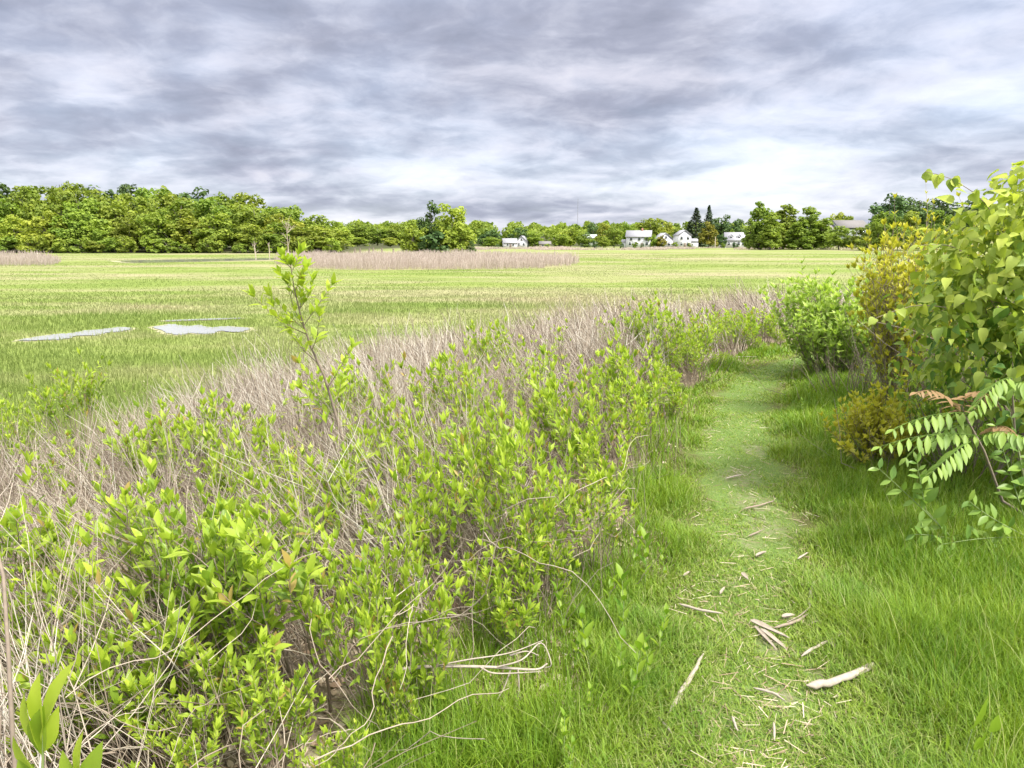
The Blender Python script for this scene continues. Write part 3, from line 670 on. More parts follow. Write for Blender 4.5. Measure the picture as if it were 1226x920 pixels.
bushy('olive_shrub', P2(2.74, 5.15), .58, 'low rounded yellow-olive bush above the sumac fronds', 'olive', 202, .46, 34, 12, .055, LANCE_S, .26, (-.1, 0), 4, .45, .004, .15, 5)
bushy('willow_shrub', P2(4.02, 9.1), 1.22, 'light green spreading shrub on the inside of the path bend', 'willow', 203, .85, 40, 18, .10, NARROW, .2, (-.10, -.1), 4, .25, .006, .15, 5)
bushy('willow_shrub', P2(5.3, 9.6), 1.55, 'light green shrub behind the tall yellow-olive shrub', 'willow', 204, .8, 28, 10, .10, NARROW, .17, (0, 0), 4, .2, .006, .2, 5)
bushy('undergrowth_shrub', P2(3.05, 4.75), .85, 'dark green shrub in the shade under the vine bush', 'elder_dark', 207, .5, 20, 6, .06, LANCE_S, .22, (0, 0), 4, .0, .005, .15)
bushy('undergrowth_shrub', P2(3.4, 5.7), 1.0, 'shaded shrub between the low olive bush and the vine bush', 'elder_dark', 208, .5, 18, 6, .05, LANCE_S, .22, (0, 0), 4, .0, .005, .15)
bushy('dead_twig_bush', P2(3.55, 7.6), .75, 'bare grey twiggy bush at the foot of the light green shrub', 'willow', 209, .6, 30, 3, .03, LANCE_S, .2, (0, 0), 1, .0, .005, .3, 0, None, 1.0)

def sumac():
    e = empty('sumac', (*P2(3.1, 4.05),), 'sumac with arching fronds of paired leaflets and reddish young tops', 'sumac'); O = np.array(e.location)
    st = MB(); rr = np.random.default_rng(3)
    fr = [((1171, 496), (1120, 488), (1070, 514), 3.85, 0), ((1178, 523), (1115, 512), (1054, 535), 3.75, 0), ((1162, 529), (1142, 538), (1112, 570), 3.65, 0), ((1212, 453), (1190, 450), (1166, 492), 3.8, 0), ((1150, 500), (1130, 458), (1098, 470), 3.95, 1), ((1150, 500), (1158, 452), (1186, 478), 3.95, 1), ((1180, 520), (1196, 500), (1215, 520), 3.8, 1), ((1165, 510), (1130, 500), (1085, 548), 3.9, 0), ((1205, 470), (1222, 440), (1250, 480), 3.8, 0), ((1176, 523), (1200, 508), (1240, 530), 3.7, 0)]
    trunk = np.array([(3.1, 4.05, e.location.z - .02), pt(1200, 600, 4.0), pt(1178, 540, 3.9), pt(1155, 497, 3.92), pt(1152, 486, 3.93)])
    trunk2 = np.array([(3.14, 4.08, e.location.z - .02), pt(1230, 590, 4.0), pt(1215, 520, 3.9), pt(1212, 470, 3.85), pt(1211, 453, 3.82)])
    for t in (trunk, trunk2): st = MB(); st.tubes((t - O)[None], np.array([[.009, .008, .0065, .005, .004]]), 6); st.build('stem', M['twig'], e, True)
    for a, c, b, y, red in fr:
        A, Cc, B = pt(*a, y), pt(*c, y - .08), pt(*b, y - .18); lf = MB()
        t = np.linspace(0, 1, 12)[:, None]; R = (1 - t) ** 2 * A + 2 * t * (1 - t) * Cc + t * t * B
        R = R - O; lf.tubes(R[None], np.linspace(.0022, .001, 12)[None], 4); ax = nz(np.gradient(R, axis=0)); n = len(R)
        side = nz(np.cross(ax, np.array([0, 0, 1.])))
        for sg in (-1, 1):
            d = ax * .55 + sg * side * .8 + np.array([0, 0, -.75 if not red else -.5]) + .12 * rr.normal(size=(n, 3)); L = .10 * (np.sin(np.linspace(.7, 2.7, n)) * .9 + .15) * rr.uniform(.85, 1.1, n) * (.8 if red else 1)
            lf.leaves(LANCE, R[1:], d[1:], (np.array([0, -.3, 1]) + side * sg * .3)[1:], L[1:], (L * .165)[1:], np.full(n - 1, .5))
        lf.leaves(LANCE, R[-1:], ax[-1:], [(0, -.3, 1)], [.06], [.011], [.7])
        lf.build('frond', M['sumac_red' if red else 'sumac'], e, True)
sumac()
def herb(label, rows, y):
    P0 = pt(*rows[0][0], y); z = h1(P0[0], P0[1]); base = np.array([P0[0], P0[1], z])
    e = empty('leafy_herb', base, label, 'plant', 'leafy herbs sprawling in the grass under the vine bush'); st, lf = MB(), MB(); rr = np.random.default_rng(len(label))
    for row in rows:
        P = np.array([pt(a, b, y - .03 * i) for i, (a, b) in enumerate(row)]) - base; P = np.array([P[0] * (1 - t) + P[-1] * t if len(P) == 2 else (1 - t) ** 2 * P[0] + 2 * t * (1 - t) * P[1] + t * t * P[2] for t in np.linspace(0, 1, 9)]); P[0] = P0 - base
        st.tubes(P[None], np.linspace(.0035, .0015, 9)[None], 5); ax = nz(np.gradient(P, axis=0))
        for k in range(2, 9):
            for sg in (-1, 1):
                s = np.cross(ax[k], nz(np.array([.3 * rr.normal(), -1, .2 * rr.normal()]))); d = ax[k] * .6 + sg * s * .8 + .3 * rr.normal(size=3)
                L = rr.uniform(.07, .125) * (1.1 - .06 * k); lf.leaves(LANCE, [P[k]], [d], [(.3 * rr.normal(), -.7, 1)], [L], [L * .2], [rr.uniform(.1, .8)])
    st.build('stems', M['greenstem'], e, True); lf.build('leaves', M['herb'], e, True)
herb('leafy herb with one long stem leaning left over the grass', [((1145, 650), (1112, 615), (1053, 562)), ((1110, 618), (1104, 590), (1098, 555)), ((1150, 650), (1130, 640), (1095, 640))], 3.7)
herb('leafy herb lying flat along the grass under the sumac', [((1232, 645), (1190, 640), (1128, 652)), ((1225, 640), (1190, 625), (1160, 600)), ((1230, 648), (1205, 655), (1178, 664))], 3.62)
herb('upright leafy herb beside the right picture edge', [((1228, 625), (1210, 570), (1192, 510)), ((1238, 640), (1225, 560), (1206, 480)), ((1230, 640), (1232, 560), (1240, 500))], 3.75)

# ------------------------------------------------------------------ seedlings
SEED = [(710, 726, .30), (679, 706, .26), (749, 686, .30), (754, 770, .28), (700, 822, .16), (677, 858, .2), (678, 895, .15), (776, 640, .28), (761, 622, .3), (788, 726, .24), (784, 765, .2), (800, 655, .2), (742, 760, .25), (726, 690, .22), (690, 760, .2), (970, 460, .22), (955, 455, .2), (962, 478, .18), (940, 470, .14), (835, 690, .1)]
def seed_mesh(s):
    rr = np.random.default_rng(300 + s); st, lf = MB(), MB(); P = grow([(0, 0, -.01)], [(.15 * rr.normal(), .15 * rr.normal(), 1)], .25, 7, (0, 0, .2), .06, rr); st.tubes(P, np.linspace(.0022, .0012, 7)[None], 5)
    P = P[0]
    for k in range(2, 7):
        for sg in (0, pi):
            an = k * 1.9 + sg; d = (np.cos(an) * .7, np.sin(an) * .7, .75 + .1 * k); L = rr.uniform(.045, .075)
            lf.leaves(LANCE, [P[k]], [d], [(-np.cos(an), -np.sin(an), .8)], [L], [L * .2], [rr.uniform(.2, .95)])
    a, b = st.build('stem', M['greenstem'], None, True), lf.build('leaves', M['sprout'], None, True); C.objects.unlink(a); C.objects.unlink(b); return a, b, .27
SM = [seed_mesh(i) for i in range(5)]
for i, (px, py, H) in enumerate(SEED):
    gr, lab = ('seedlings in the grass left of the path', 'slender broad-leaved seedling rising from the grass verge left of the path') if px < 900 else ('seedlings in the grass right of the path', 'pale seedling standing in the long grass right of the path')
    put('seedling', SM[i % 5], top_at(px, py, H), H, lab, 'seedling', gr, rng.uniform(0, 6))

def weed(px, py, H, tpl, L, W, lean, label, n):
    q = top_at(px, py, H); e = empty('broad_leaf_weed', q, label, 'weed'); rr = np.random.default_rng(px)
    for k in range(n):
        a = k * 2.4 + .5; P = grow([(.02 * cos(a), .02 * sin(a), -.01)], [(lean * cos(a), lean * sin(a), 1)], H * (.72 if k == 0 else rr.uniform(.4, .6)), 5, (0, 0, 0), .04, rr); m = MB(); m.tubes(P, np.linspace(.002, .0012, 5)[None], 5)
        m.build('stem', M['greenstem'], e, True); m = MB(); sc = 1 if k == 0 else rr.uniform(.55, .8); m.leaves(tpl, P[:, -1], nz(P[0, -1] - P[0, -2])[None] + np.array([[.15, -.2, .1]]), [(.2, -1, .5)], [L * sc], [W * sc], [.6]); m.build('leaf', M['sprout'], e, True)
weed(1184, 858, .2, ROUND, .065, .022, .1, 'round-leaved weed in the grass at the lower right corner', 2)
weed(1156, 848, .24, LANCE, .12, .011, .15, 'pale strap-leaved weed left of the round-leaved weed at the lower right', 3)
# ------------------------------------------------------------------ sticks on the path
def stick(name, pts, rad, label, cat='stick', flat=1.0, mat='stick', forks=(), lift=.026):
    W = np.array([at(a, b, 0.03)[:2] for a, b in pts]); W = sub(W, 4) if len(W) > 2 else np.array([W[0] * (1 - t) + W[1] * t for t in np.linspace(0, 1, 7)])
    W = W + .2 * rad * rng.normal(size=W.shape); z = hz(W[:, 0], W[:, 1]) + rad * flat * .7 + lift
    P = np.c_[W, z]; O = P[0].copy(); m = MB(); n = len(P)
    R = rad * np.interp(np.linspace(0, 1, n), [0, .03, .6, .93, 1], [.1, .95, 1, .6, .1]) * rng.uniform(.85, 1.15, n)
    m.tubes((P - O)[None], R[None], 8)
    for fp in forks:
        Q = np.array([at(a, b, 0.03)[:2] for a, b in fp]); Q = sub(Q, 4) if len(Q) > 2 else Q; Q = np.c_[Q, hz(Q[:, 0], Q[:, 1]) + rad + lift] - O
        m.tubes(Q[None], (rad * .55 * np.linspace(1, .3, len(Q)))[None], 6)
    # close both ends
    o = m.build(name, M[mat], None, True, O); o.data.transform(Matrix.Diagonal((1, 1, flat, 1))) if flat != 1 else None
    return tag(o, label, cat)
stick('driftwood_stick', [(966, 823), (1000, 818), (1030, 806), (1050, 796)], .0165, 'thick pale bleached stick curving up at its right end on the path', flat=.8)
stick('stick', [(958, 788), (985, 772), (1012, 757)], .006, 'straight thin pale stick lying above the thick bleached stick')
stick('stick', [(969, 728), (971, 710), (976, 695)], .009, 'short upright-looking twisted stick at the right path edge', forks=[[(970, 728), (958, 738), (942, 746)]])
stick('stick', [(926, 752), (950, 745), (972, 732)], .006, 'thin dark stick between the split bark and the twisted stick', mat='twig')
stick('stick', [(801, 858), (822, 822), (843, 784)], .0095, 'long straight grey stick at the left path edge')
stick('stick', [(812, 722), (838, 730), (866, 735)], .006, 'thin pale stick lying across the left path edge')
stick('stick', [(902, 824), (925, 831), (942, 842)], .005, 'small forked twig on the bare soil', forks=[[(915, 828), (930, 823)], [(920, 829), (940, 835)]])
stick('stick', [(876, 860), (883, 880)], .005, 'tiny straight stick standing near the bottom of the path')
stick('stick', [(926, 868), (927, 890)], .0045, 'thin vertical-looking straw stick at the bottom of the path')
stick('stick', [(786, 860), (806, 884)], .005, 'small stick below the long straight grey stick')
stick('stick', [(890, 607), (910, 604), (928, 598)], .006, 'small dark stick on the bare soil farther up the path', mat='twig')
stick('stick', [(868, 572), (890, 568)], .006, 'short stick highest up the path on bare soil')
stick('stick', [(895, 640), (915, 632)], .005, 'short brown stick in the middle of the path', mat='twig')
stick('stick', [(955, 668), (968, 660)], .005, 'tiny pale stick in the grass at the right path edge')
def bark_bits():
    for k, (a, b, w, lab) in enumerate([((898, 745), (930, 760), .013, 'widest split bark strip on the path'), ((905, 750), (946, 768), .009, 'long splinter of bark pointing right'), ((910, 756), (942, 782), .011, 'bark splinter pointing down the path'), ((903, 752), (930, 782), .007, 'narrow bark splinter beneath the others'), ((936, 741), (952, 738), .011, 'brown curled bark chip beside the thin dark stick'), ((972, 749), (984, 746), .007, 'pale bark chip right of the split bark'), ((862, 712), (868, 703), .006, 'pale bark chip in the middle of the path'), ((888, 686), (896, 694), .010, 'grey bark chip highest on the path'), ((993, 772), (1000, 780), .010, 'white chip touching the straight thin stick'), ((818, 690), (826, 684), .006, 'pale chip in the grass left of the path'), ((905, 667), (918, 660), .01, 'thin bark flake beside the short brown stick')]):
        p, q = at(*a, .02), at(*b, .02); d = q - p; L = np.linalg.norm(d); p[2] = h1(p[0], p[1]) + .032; m = MB(); dz = (h1(q[0], q[1]) - h1(p[0], p[1]))
        tv, tf = leaf_tpl([(.12, .8), (.4, 1.0), (.75, .7)], .5, .03); n = nz(np.array([.2 * rng.normal(), .2 * rng.normal(), 1]))
        m.leaves((tv, tf), [(0, 0, 0)], [(d[0], d[1], dz)], [n], [L], [w]); m.leaves((tv, tf[:, ::-1]), [(0, 0, -.004)], [(d[0], d[1], dz)], [n], [L], [w * .97])
        tag(m.build('bark_strip', M['chip'], None, False, p), lab, 'bark', 'split bark pieces on the path')
bark_bits()
def dead_branch():
    e = empty('dead_branch', (0, 0, 0), 'forked bleached dead branch lying at the grass edge below the shrubs', 'dead branch')
    def Q(px, py, z): p = at(px, py, z); return p
    main = np.array([Q(466, 797, .22), Q(520, 798, .2), Q(590, 799, .17), Q(640, 802, .15), Q(655, 795, .14)]); O = main[0].copy(); O[2] = h1(O[0], O[1]); e.location = O
    main[0, 2] -= .02; m = MB(); m.tubes((sub(main - O, 4))[None], np.linspace(.007, .003, 17)[None], 6); m.build('stem', M['stick'], e, True)
    for tw in ([(520, 798, .2), (560, 790, .22), (610, 782, .22), (650, 767, .22)], [(595, 799, .17), (625, 790, .2), (648, 770, .22), (660, 795, .16), (652, 800, .14)], [(612, 800, .16), (600, 830, .08), (575, 858, .05), (552, 845, .05), (534, 816, .08)], [(620, 801, .16), (621, 830, .08), (612, 860, .04), (600, 866, .03)], [(575, 799, .18), (590, 806, .17), (620, 806, .15), (648, 804, .14)], [(610, 785, .2), (630, 780, .2), (645, 785, .18)]):
        P = sub(np.array([Q(*t) for t in tw]) - O, 5); m = MB(); m.tubes(P[None], np.linspace(.0036, .0016, len(P))[None], 5); m.build('twig', M['stick'], e, True)
dead_branch()

# ------------------------------------------------------------------ trees
def crown_mesh(seed, H=15., W=9., base=.12, nl=36, card=.55, per=85, mat='tree', top=.5, taper=0.0, skirt=.22):
    rr = np.random.default_rng(seed); lf, st = MB(), MB(); z0 = H * base; cz = (H + z0) / 2; rz = (H - z0) / 2; rx = W / 2
    u = nz(rr.normal(size=(nl, 3))); q = rr.uniform(.35, .88, nl)[:, None]; c = u * q * np.array([rx, rx, rz]); nb_ = int(nl * skirt); c[:nb_, 2] = -rz * rr.uniform(.15, .9, nb_); pa = rr.random(nb_) * 2 * pi; pr_ = rx * np.sqrt(rr.uniform(.1, .6, nb_)); c[:nb_, 0] = pr_ * np.cos(pa); c[:nb_, 1] = pr_ * np.sin(pa); rl = rr.uniform(.14, .27, nl) * W * .62
    tz = (c[:, 2] / rz + 1) / 2; c[:, :2] *= (1 - taper * tz)[:, None]; rl *= 1 - .5 * taper * tz
    c += np.array([0, 0, cz]); c[:, 2] = np.minimum(c[:, 2], H - rl * .8)
    for k in range(nl):
        n = int(per * (rl[k] / (.235 * W * .62)) ** 1.6); v = nz(rr.normal(size=(n, 3))); v = v[(v[:, 2] > -.35) | (rr.random(n) < .35)]; n = len(v)
        p = c[k] + v * np.array([1, 1, .95]) * rl[k] * rr.uniform(.62, 1.12, n)[:, None]
        nn = nz(v + .55 * rr.normal(size=(n, 3)) + np.array([0, 0, .35])); d = nz(np.cross(nn, rr.normal(size=(n, 3))))
        sz = card * rr.uniform(.55, 1.25, n); lf.leaves(CARD, p - d * sz[:, None] * .5, d, nn, sz, sz * .5, np.clip(.55 + .22 * rr.normal() + .2 * rr.normal(size=n), 0, 1))
    tr = np.array([(0, 0, -.4), (.15 * rr.normal(), .15 * rr.normal(), H * .25), (.3 * rr.normal(), .3 * rr.normal(), H * .55), (.4 * rr.normal(), .4 * rr.normal(), H * .85)])
    st.tubes(sub(tr, 3)[None], np.linspace(H * .017, H * .004, 10)[None], 6)
    nb = 9; b = tr[1] + (tr[2] - tr[1]) * rr.random(nb)[:, None]; tgt = c[rr.integers(0, nl, nb)]
    st.tubes(np.stack([b, (b + tgt) / 2 + (0, 0, .3), tgt], 1), np.array([.006, .004, .002])[None].repeat(nb, 0) * H, 4)
    a = st.build('trunk', M['bark']); b = lf.build('crown', M[mat]); C.objects.unlink(a); C.objects.unlink(b); return a, b, H, W
def conifer_mesh(seed, H=15., W=6., mat='conifer'):
    rr = np.random.default_rng(seed); lf, st = MB(), MB(); n = 3000; t = rr.random(n) ** 1.15; lay = (t * 15 + .5 * rr.normal(size=n)) ; rad = W / 2 * (1 - t) ** 1.05 * (.3 + .25 * rr.random(n) + .6 * np.abs(np.sin(lay * 1.5))) * np.sqrt(rr.uniform(.15, 1, n)); ph = rr.random(n) * 2 * pi
    p = np.stack([rad * np.cos(ph), rad * np.sin(ph), H * (.06 + .94 * t) - rad * .25], 1); o = np.stack([np.cos(ph), np.sin(ph), np.full(n, -.3)], 1)
    sz = rr.uniform(.3, .9, n) * W / 9 * (1.1 - .6 * t); lf.leaves(CARD, p, o + .4 * rr.normal(size=(n, 3)), np.array([0, 0, 1.]) + .5 * rr.normal(size=(n, 3)), sz, sz * .4, rr.random(n))
    st.tubes(np.array([[(0, 0, -.4), (0, 0, H * .5), (0, 0, H * .97)]]), np.array([[H * .016, H * .01, H * .002]]), 6)
    a = st.build('trunk', M['bark']); b = lf.build('crown', M[mat]); C.objects.unlink(a); C.objects.unlink(b); return a, b, H, W
def ball_mesh(seed, H=3., W=3.6, mat='tree', card=.3, nl=14, per=70): return crown_mesh(seed, H, W, .0, nl, card, per, mat)
OAK = [crown_mesh(400 + i, 15, 9.5, .03, 60) for i in range(5)]
PALE = [crown_mesh(420 + i, 13, 9, .02, 52, mat='tree_pale') for i in range(4)]
DARK = [crown_mesh(440 + i, 14, 10, .02, 52, mat='tree_dark') for i in range(3)]
TALL = [crown_mesh(460 + i, 16, 8, .0, 75, mat='tree', taper=.5, skirt=.4) for i in range(3)]
GOLD = [crown_mesh(480, 10, 8, .04, 30, mat='tree_gold', taper=.55)]
CONI = [conifer_mesh(490 + i) for i in range(2)]
CEDAR = [crown_mesh(495, 9, 6.5, .0, 40, .34, 90, 'cedar', taper=.5, skirt=.35)]
SHRUB = [ball_mesh(500 + i, mat='tree') for i in range(2)] + [ball_mesh(505, mat='tree_pale')]
SHRUBD = [ball_mesh(507, mat='tree_dark')]
def tree(proto, px, ptop, y, wpx, label, name='broadleaf_tree', cat='tree', group=None, fit=1.0):
    x = Xat(px, y); z = h1(x, y); a, b, H0, W0 = proto; H = Zat(ptop, y) - z + .4; W = wpx / F * y * cp
    e = empty(name, (x, y, z), label, cat, group, rng.uniform(0, 6.28), (W / W0, W / W0, H / H0))
    for o in (a, b):
        c = o.copy(); C.objects.link(c); c.parent = e
    return e
# --- wood on the left
SKX = [-160, -60, 0, 50, 90, 130, 180, 230, 280, 320, 350, 375, 400]; SKY = [222, 218, 220, 219, 215, 221, 220, 226, 228, 235, 243, 247, 262]
def left_wood():
    rows = [('front edge', 160, 24, 17, 2, 396, PALE + OAK, 48), ('second row', 167, 12, 14, 4, 384, OAK + PALE, 52), ('third row', 176, 4, 15, 5, 372, OAK, 54), ('back row', 188, -1, 14, 5, 350, OAK + DARK, 54)]
    for rn, y, drop, n, jit, xr, protos, w in rows:
        xs = np.linspace(-150, xr, n) + rng.uniform(-8, 8, n)
        for i, px in enumerate(xs):
            pr = protos[int(rng.integers(0, len(protos)))]; col = 'pale green' if pr in PALE else ('dark green' if pr in DARK else 'mid green')
            dr = drop + rng.uniform(-jit, jit) + (rng.uniform(0, 22) if rn == 'front edge' else 0)
            tree(pr, px, np.interp(px, SKX, SKY) + dr, y + rng.uniform(-2.5, 2.5), w * rng.uniform(.85, 1.15), f'{col} tree, {ORD[i]} from the left in the {rn} of the left-hand wood', group='trees of the wood on the left')
    xs = np.linspace(-140, 392, 26) + rng.uniform(-7, 7, 26)
    for i, px in enumerate(xs):
        tree(SHRUB[int(rng.integers(0, 3))], px, 289 + rng.uniform(-7, 5), 155.5 + rng.uniform(-1, 1), rng.uniform(22, 36), f'{ORD[i]} low bush from the left along the foot of the left-hand wood', 'woodland_bush', 'bush', 'bushes at the foot of the wood on the left')
left_wood()
# --- tree island
tree(CEDAR[0], 516, 242, 123, 46, 'dark pointed cedar in the middle of the marsh island', 'cedar_tree')
tree(CEDAR[0], 505, 262, 122, 36, 'shorter dark cedar at the left foot of the island cedar', 'cedar_tree')
tree(PALE[0], 540, 245, 120, 48, 'light green maple right of the island cedar', 'maple_tree')
tree(PALE[1], 496, 265, 119.5, 38, 'yellow-green maple left of the island cedar', 'maple_tree')
tree(PALE[2], 552, 266, 119, 38, 'low spreading maple at the right of the marsh island', 'maple_tree')
tree(SHRUBD[0], 522, 276, 118.5, 56, 'dark bush under the island trees', 'island_bush', 'bush')
tree(CEDAR[0], 565, 290, 118, 15, 'small dark cedar standing alone right of the island trees', 'cedar_tree')
# --- far line
FAR = [  # px, top, y, width px, prototype, label
 (408, 266, 300, 30, PALE[1], 'pale tree just right of the left-hand wood'), (430, 268, 310, 32, OAK[0], 'mid green far tree above the old fence posts'), (428, 285, 255, 26, PALE[0], 'small bushy tree over the fence posts'),
 (452, 270, 330, 30, OAK[1], 'far tree left of the island trees, beside the pale one'), (467, 284, 262, 20, PALE[2], 'small round pale tree left of the island'), (478, 268, 330, 28, OAK[2], 'far tree touching the island maple on the left'),
 (585, 274, 380, 26, DARK[0], 'dark tree behind the small white cottages, left'), (588, 284, 340, 20, OAK[3], 'round green tree left of the white cottages'), (600, 287, 345, 14, OAK[4], 'small round tree touching the white cottages'),
 (622, 272, 385, 28, DARK[1], 'dark tree directly behind the white cottages'), (641, 276, 345, 24, OAK[0], 'round tree immediately right of the white cottages'), (670, 278, 350, 22, OAK[1], 'green tree left of the radio mast foot'),
 (683, 272, 360, 28, PALE[3], 'tall green tree at the radio mast foot'), (700, 279, 345, 22, OAK[2], 'rounded tree right of the radio mast foot'), (710, 266, 400, 18, DARK[2], 'dark rounded tree between the mast and the white farmhouse'),
 (722, 267, 365, 20, PALE[0], 'pale tree left of the white farmhouse'), (735, 272, 340, 22, OAK[3], 'mid green tree touching the white farmhouse on the left'), (722, 283, 330, 16, OAK[4], 'low round tree before the pale tree'),
 (752, 263, 385, 18, OAK[0], 'tree rising behind the left gable of the white farmhouse'), (779, 256, 390, 34, OAK[1], 'large round tree behind the white farmhouse'), (800, 266, 360, 24, PALE[1], 'light green tree right of the large round tree'), (810, 271, 345, 20, OAK[2], 'mid green tree left of the hidden white house'),
 (780, 281, 300, 16, PALE[2], 'pale bushy tree at the right end of the white farmhouse'), (791, 283, 298, 18, GOLD[0], 'golden green bush tree before the gabled house'), 
 (832, 250, 335, 40, CONI[0], 'taller dark spruce behind the hidden white house'), (847, 247, 345, 28, CONI[1], 'narrow dark spruce right of the taller one'), (824, 266, 338, 22, CONI[1], 'short dark spruce in front of the hidden white house'),
 (848, 266, 295, 28, GOLD[0], 'orange-tinged conical tree beside the pale post'), (861, 256, 360, 28, DARK[0], 'dark round tree behind the orange-tinged tree'), (882, 261, 350, 24, DARK[1], 'dark tree behind the dormered white house'), (876, 274, 330, 10, PALE[3], 'small yellow-green tree above the dormered white house roof'), (864, 281, 305, 12, DARK[2], 'dark bush tree left of the dormered white house'),
 (909, 238, 235, 38, TALL[0], 'tallest pointed tree at the left of the right-hand grove'), (938, 240, 240, 40, TALL[1], 'second tall tree of the right-hand grove'), (968, 247, 238, 38, TALL[2], 'third tree of the right-hand grove with a rounded top'), (922, 254, 228, 32, TALL[2], 'front tree between the two tallest of the right-hand grove'), (955, 258, 230, 36, TALL[0], 'front tree at the middle of the right-hand grove'), (984, 258, 232, 32, TALL[1], 'shorter tree at the right end of the right-hand grove'), (897, 262, 232, 16, TALL[2], 'slim tree at the left edge of the right-hand grove'),
 (1004, 271, 222, 30, OAK[3], 'low tree before the brown roofed house, left'), (1030, 272, 215, 28, OAK[4], 'low tree before the brown roofed house, right'), (1010, 252, 330, 30, OAK[0], 'tree behind the brown roofed house'), (1000, 254, 300, 18, PALE[0], 'thin pale tree between the grove and the brown roof'),
 (1062, 231, 245, 44, DARK[2], 'large dark dome-shaped tree on the right-hand rise'), (1098, 234, 250, 40, DARK[0], 'second dark dome tree on the right-hand rise'), (1124, 233, 255, 36, DARK[1], 'third dark dome tree on the right-hand rise'), (1060, 246, 215, 30, OAK[1], 'mid green tree below the dark domes'), (1088, 250, 210, 34, OAK[2], 'green tree below the second dark dome'), (1050, 262, 205, 26, OAK[3], 'green tree right of the brown roofed house'), (1120, 250, 215, 36, OAK[4], 'green tree behind the top of the vine bush'), (1160, 238, 245, 44, DARK[2], 'dark tree hidden behind the top of the vine bush'), (1205, 240, 240, 46, OAK[0], 'tree far behind the right picture edge'), (1075, 272, 200, 30, SHRUB[0], 'bush at the foot of the right-hand rise'), (1035, 286, 205, 22, SHRUB[1], 'low bush at the marsh edge below the brown roof'), (1110, 270, 200, 34, OAK[1], 'tree at the foot of the rise behind the olive shrub'),
]
for px, tp, y, w, pr, lab in FAR:
    nm = 'spruce_tree' if pr in CONI else 'broadleaf_tree'
    tree(pr, px, tp, y, w * 1.12, lab, nm, 'tree', 'far trees along the edge of the marsh')
for i, (px, tp, w) in enumerate([(712, 288, 9), (760, 291, 9), (769, 292, 6), (826, 292, 7), (595, 293, 10), (655, 293, 9), (745, 292, 6), (808, 291, 10), (880, 291, 10), (866, 292, 7)]):
    tree((SHRUBD if i % 2 == 0 else SHRUB)[0], px, tp, 285 - (i % 3) * 3, w, f'{ORD[sorted([712,760,769,826,595,655,745,808,880,866]).index(px)]} small far bush from the left along the house fronts', 'garden_bush', 'bush', 'small bushes before the far houses')
# distant woods that read as one mass: one mesh, on the hill beyond
def far_woods():
    m = MB(); rr = np.random.default_rng(77)
    for (y, n, lo, hi) in ((440, 60, 8, 11), (520, 70, 9, 13), (610, 80, 10, 14), (720, 90, 10, 15), (840, 90, 10, 16)):
        for px in np.linspace(-260, 1460, n) + rr.uniform(-8, 8, n):
            x = Xat(px, y); yy = y + rr.uniform(-25, 25); z = h1(x, yy); H = rr.uniform(lo, hi); W = rr.uniform(9, 15); tone = rr.uniform(0, 1)
            for k in range(9):
                u = nz(rr.normal(size=3)); c = np.array([x, yy, z + H * .55]) + u * np.array([W * .33, W * .33, H * .25]); r = W * rr.uniform(.2, .3)
                v = nz(rr.normal(size=(30, 3))); v[:, 2] = np.abs(v[:, 2]) - .25; p = c + v * r; nn = nz(v + .5 * rr.normal(size=(30, 3))); d = nz(np.cross(nn, rr.normal(size=(30, 3)))); sz = rr.uniform(.9, 1.9, 30)
                m.leaves(CARD, p, d, nn, sz, sz * .5, tone)
            v = nz(rr.normal(size=(40, 3))); p = np.array([x, yy, z + H * .25]) + v * np.array([W * .45, W * .45, H * .25]); sz = rr.uniform(1.2, 2.4, 40); m.leaves(CARD, p, nz(np.cross(v, rr.normal(size=(40, 3)))), v, sz, sz * .5, tone * .6)
    tag(m.build('far_woods', M['tree']), 'hazy green woods covering the low hill beyond the houses', 'woods', kind='stuff')
far_woods()
def bare_tree(px, tp, y, n, label):
    x = Xat(px, y); z = h1(x, y); H = Zat(tp, y) - z; e = empty('dead_tree', (x, y, z), label, 'dead tree'); m, b = MB(), MB(); rr = np.random.default_rng(px)
    P = grow([(0, 0, -.2)], [(.05, 0, 1)], H, 7, (0, 0, .1), .06, rr); m.tubes(P, np.linspace(.10, .03, 7)[None], 5); m.build('trunk', M['dry'], e, True)
    i = rr.integers(2, 6, n); T = grow(P[0, i], rr.normal(size=(n, 3)) * np.array([.8, .5, .2]) + np.array([0, 0, .8]), H * rr.uniform(.2, .42, n), 5, (0, 0, .4), .12, rr); b.tubes(T, .035 * np.linspace(1, .5, 5)[None].repeat(n, 0), 4)
    T2 = grow(T[:, 2], rr.normal(size=(n, 3)) * .6 + np.array([0, 0, .7]), H * .15, 4, (0, 0, .2), .1, rr); b.tubes(T2, .025 * np.linspace(1, .6, 4)[None].repeat(n, 0), 4); b.build('branches', M['dry'], e, True)
bare_tree(345, 263, 118, 16, 'bare grey dead tree in front of the right end of the left-hand wood')
bare_tree(306, 287, 110, 5, 'thin bare snag left of the grey dead tree')
bare_tree(322, 289, 112, 4, 'shortest bare snag between the thin snag and the dead tree')

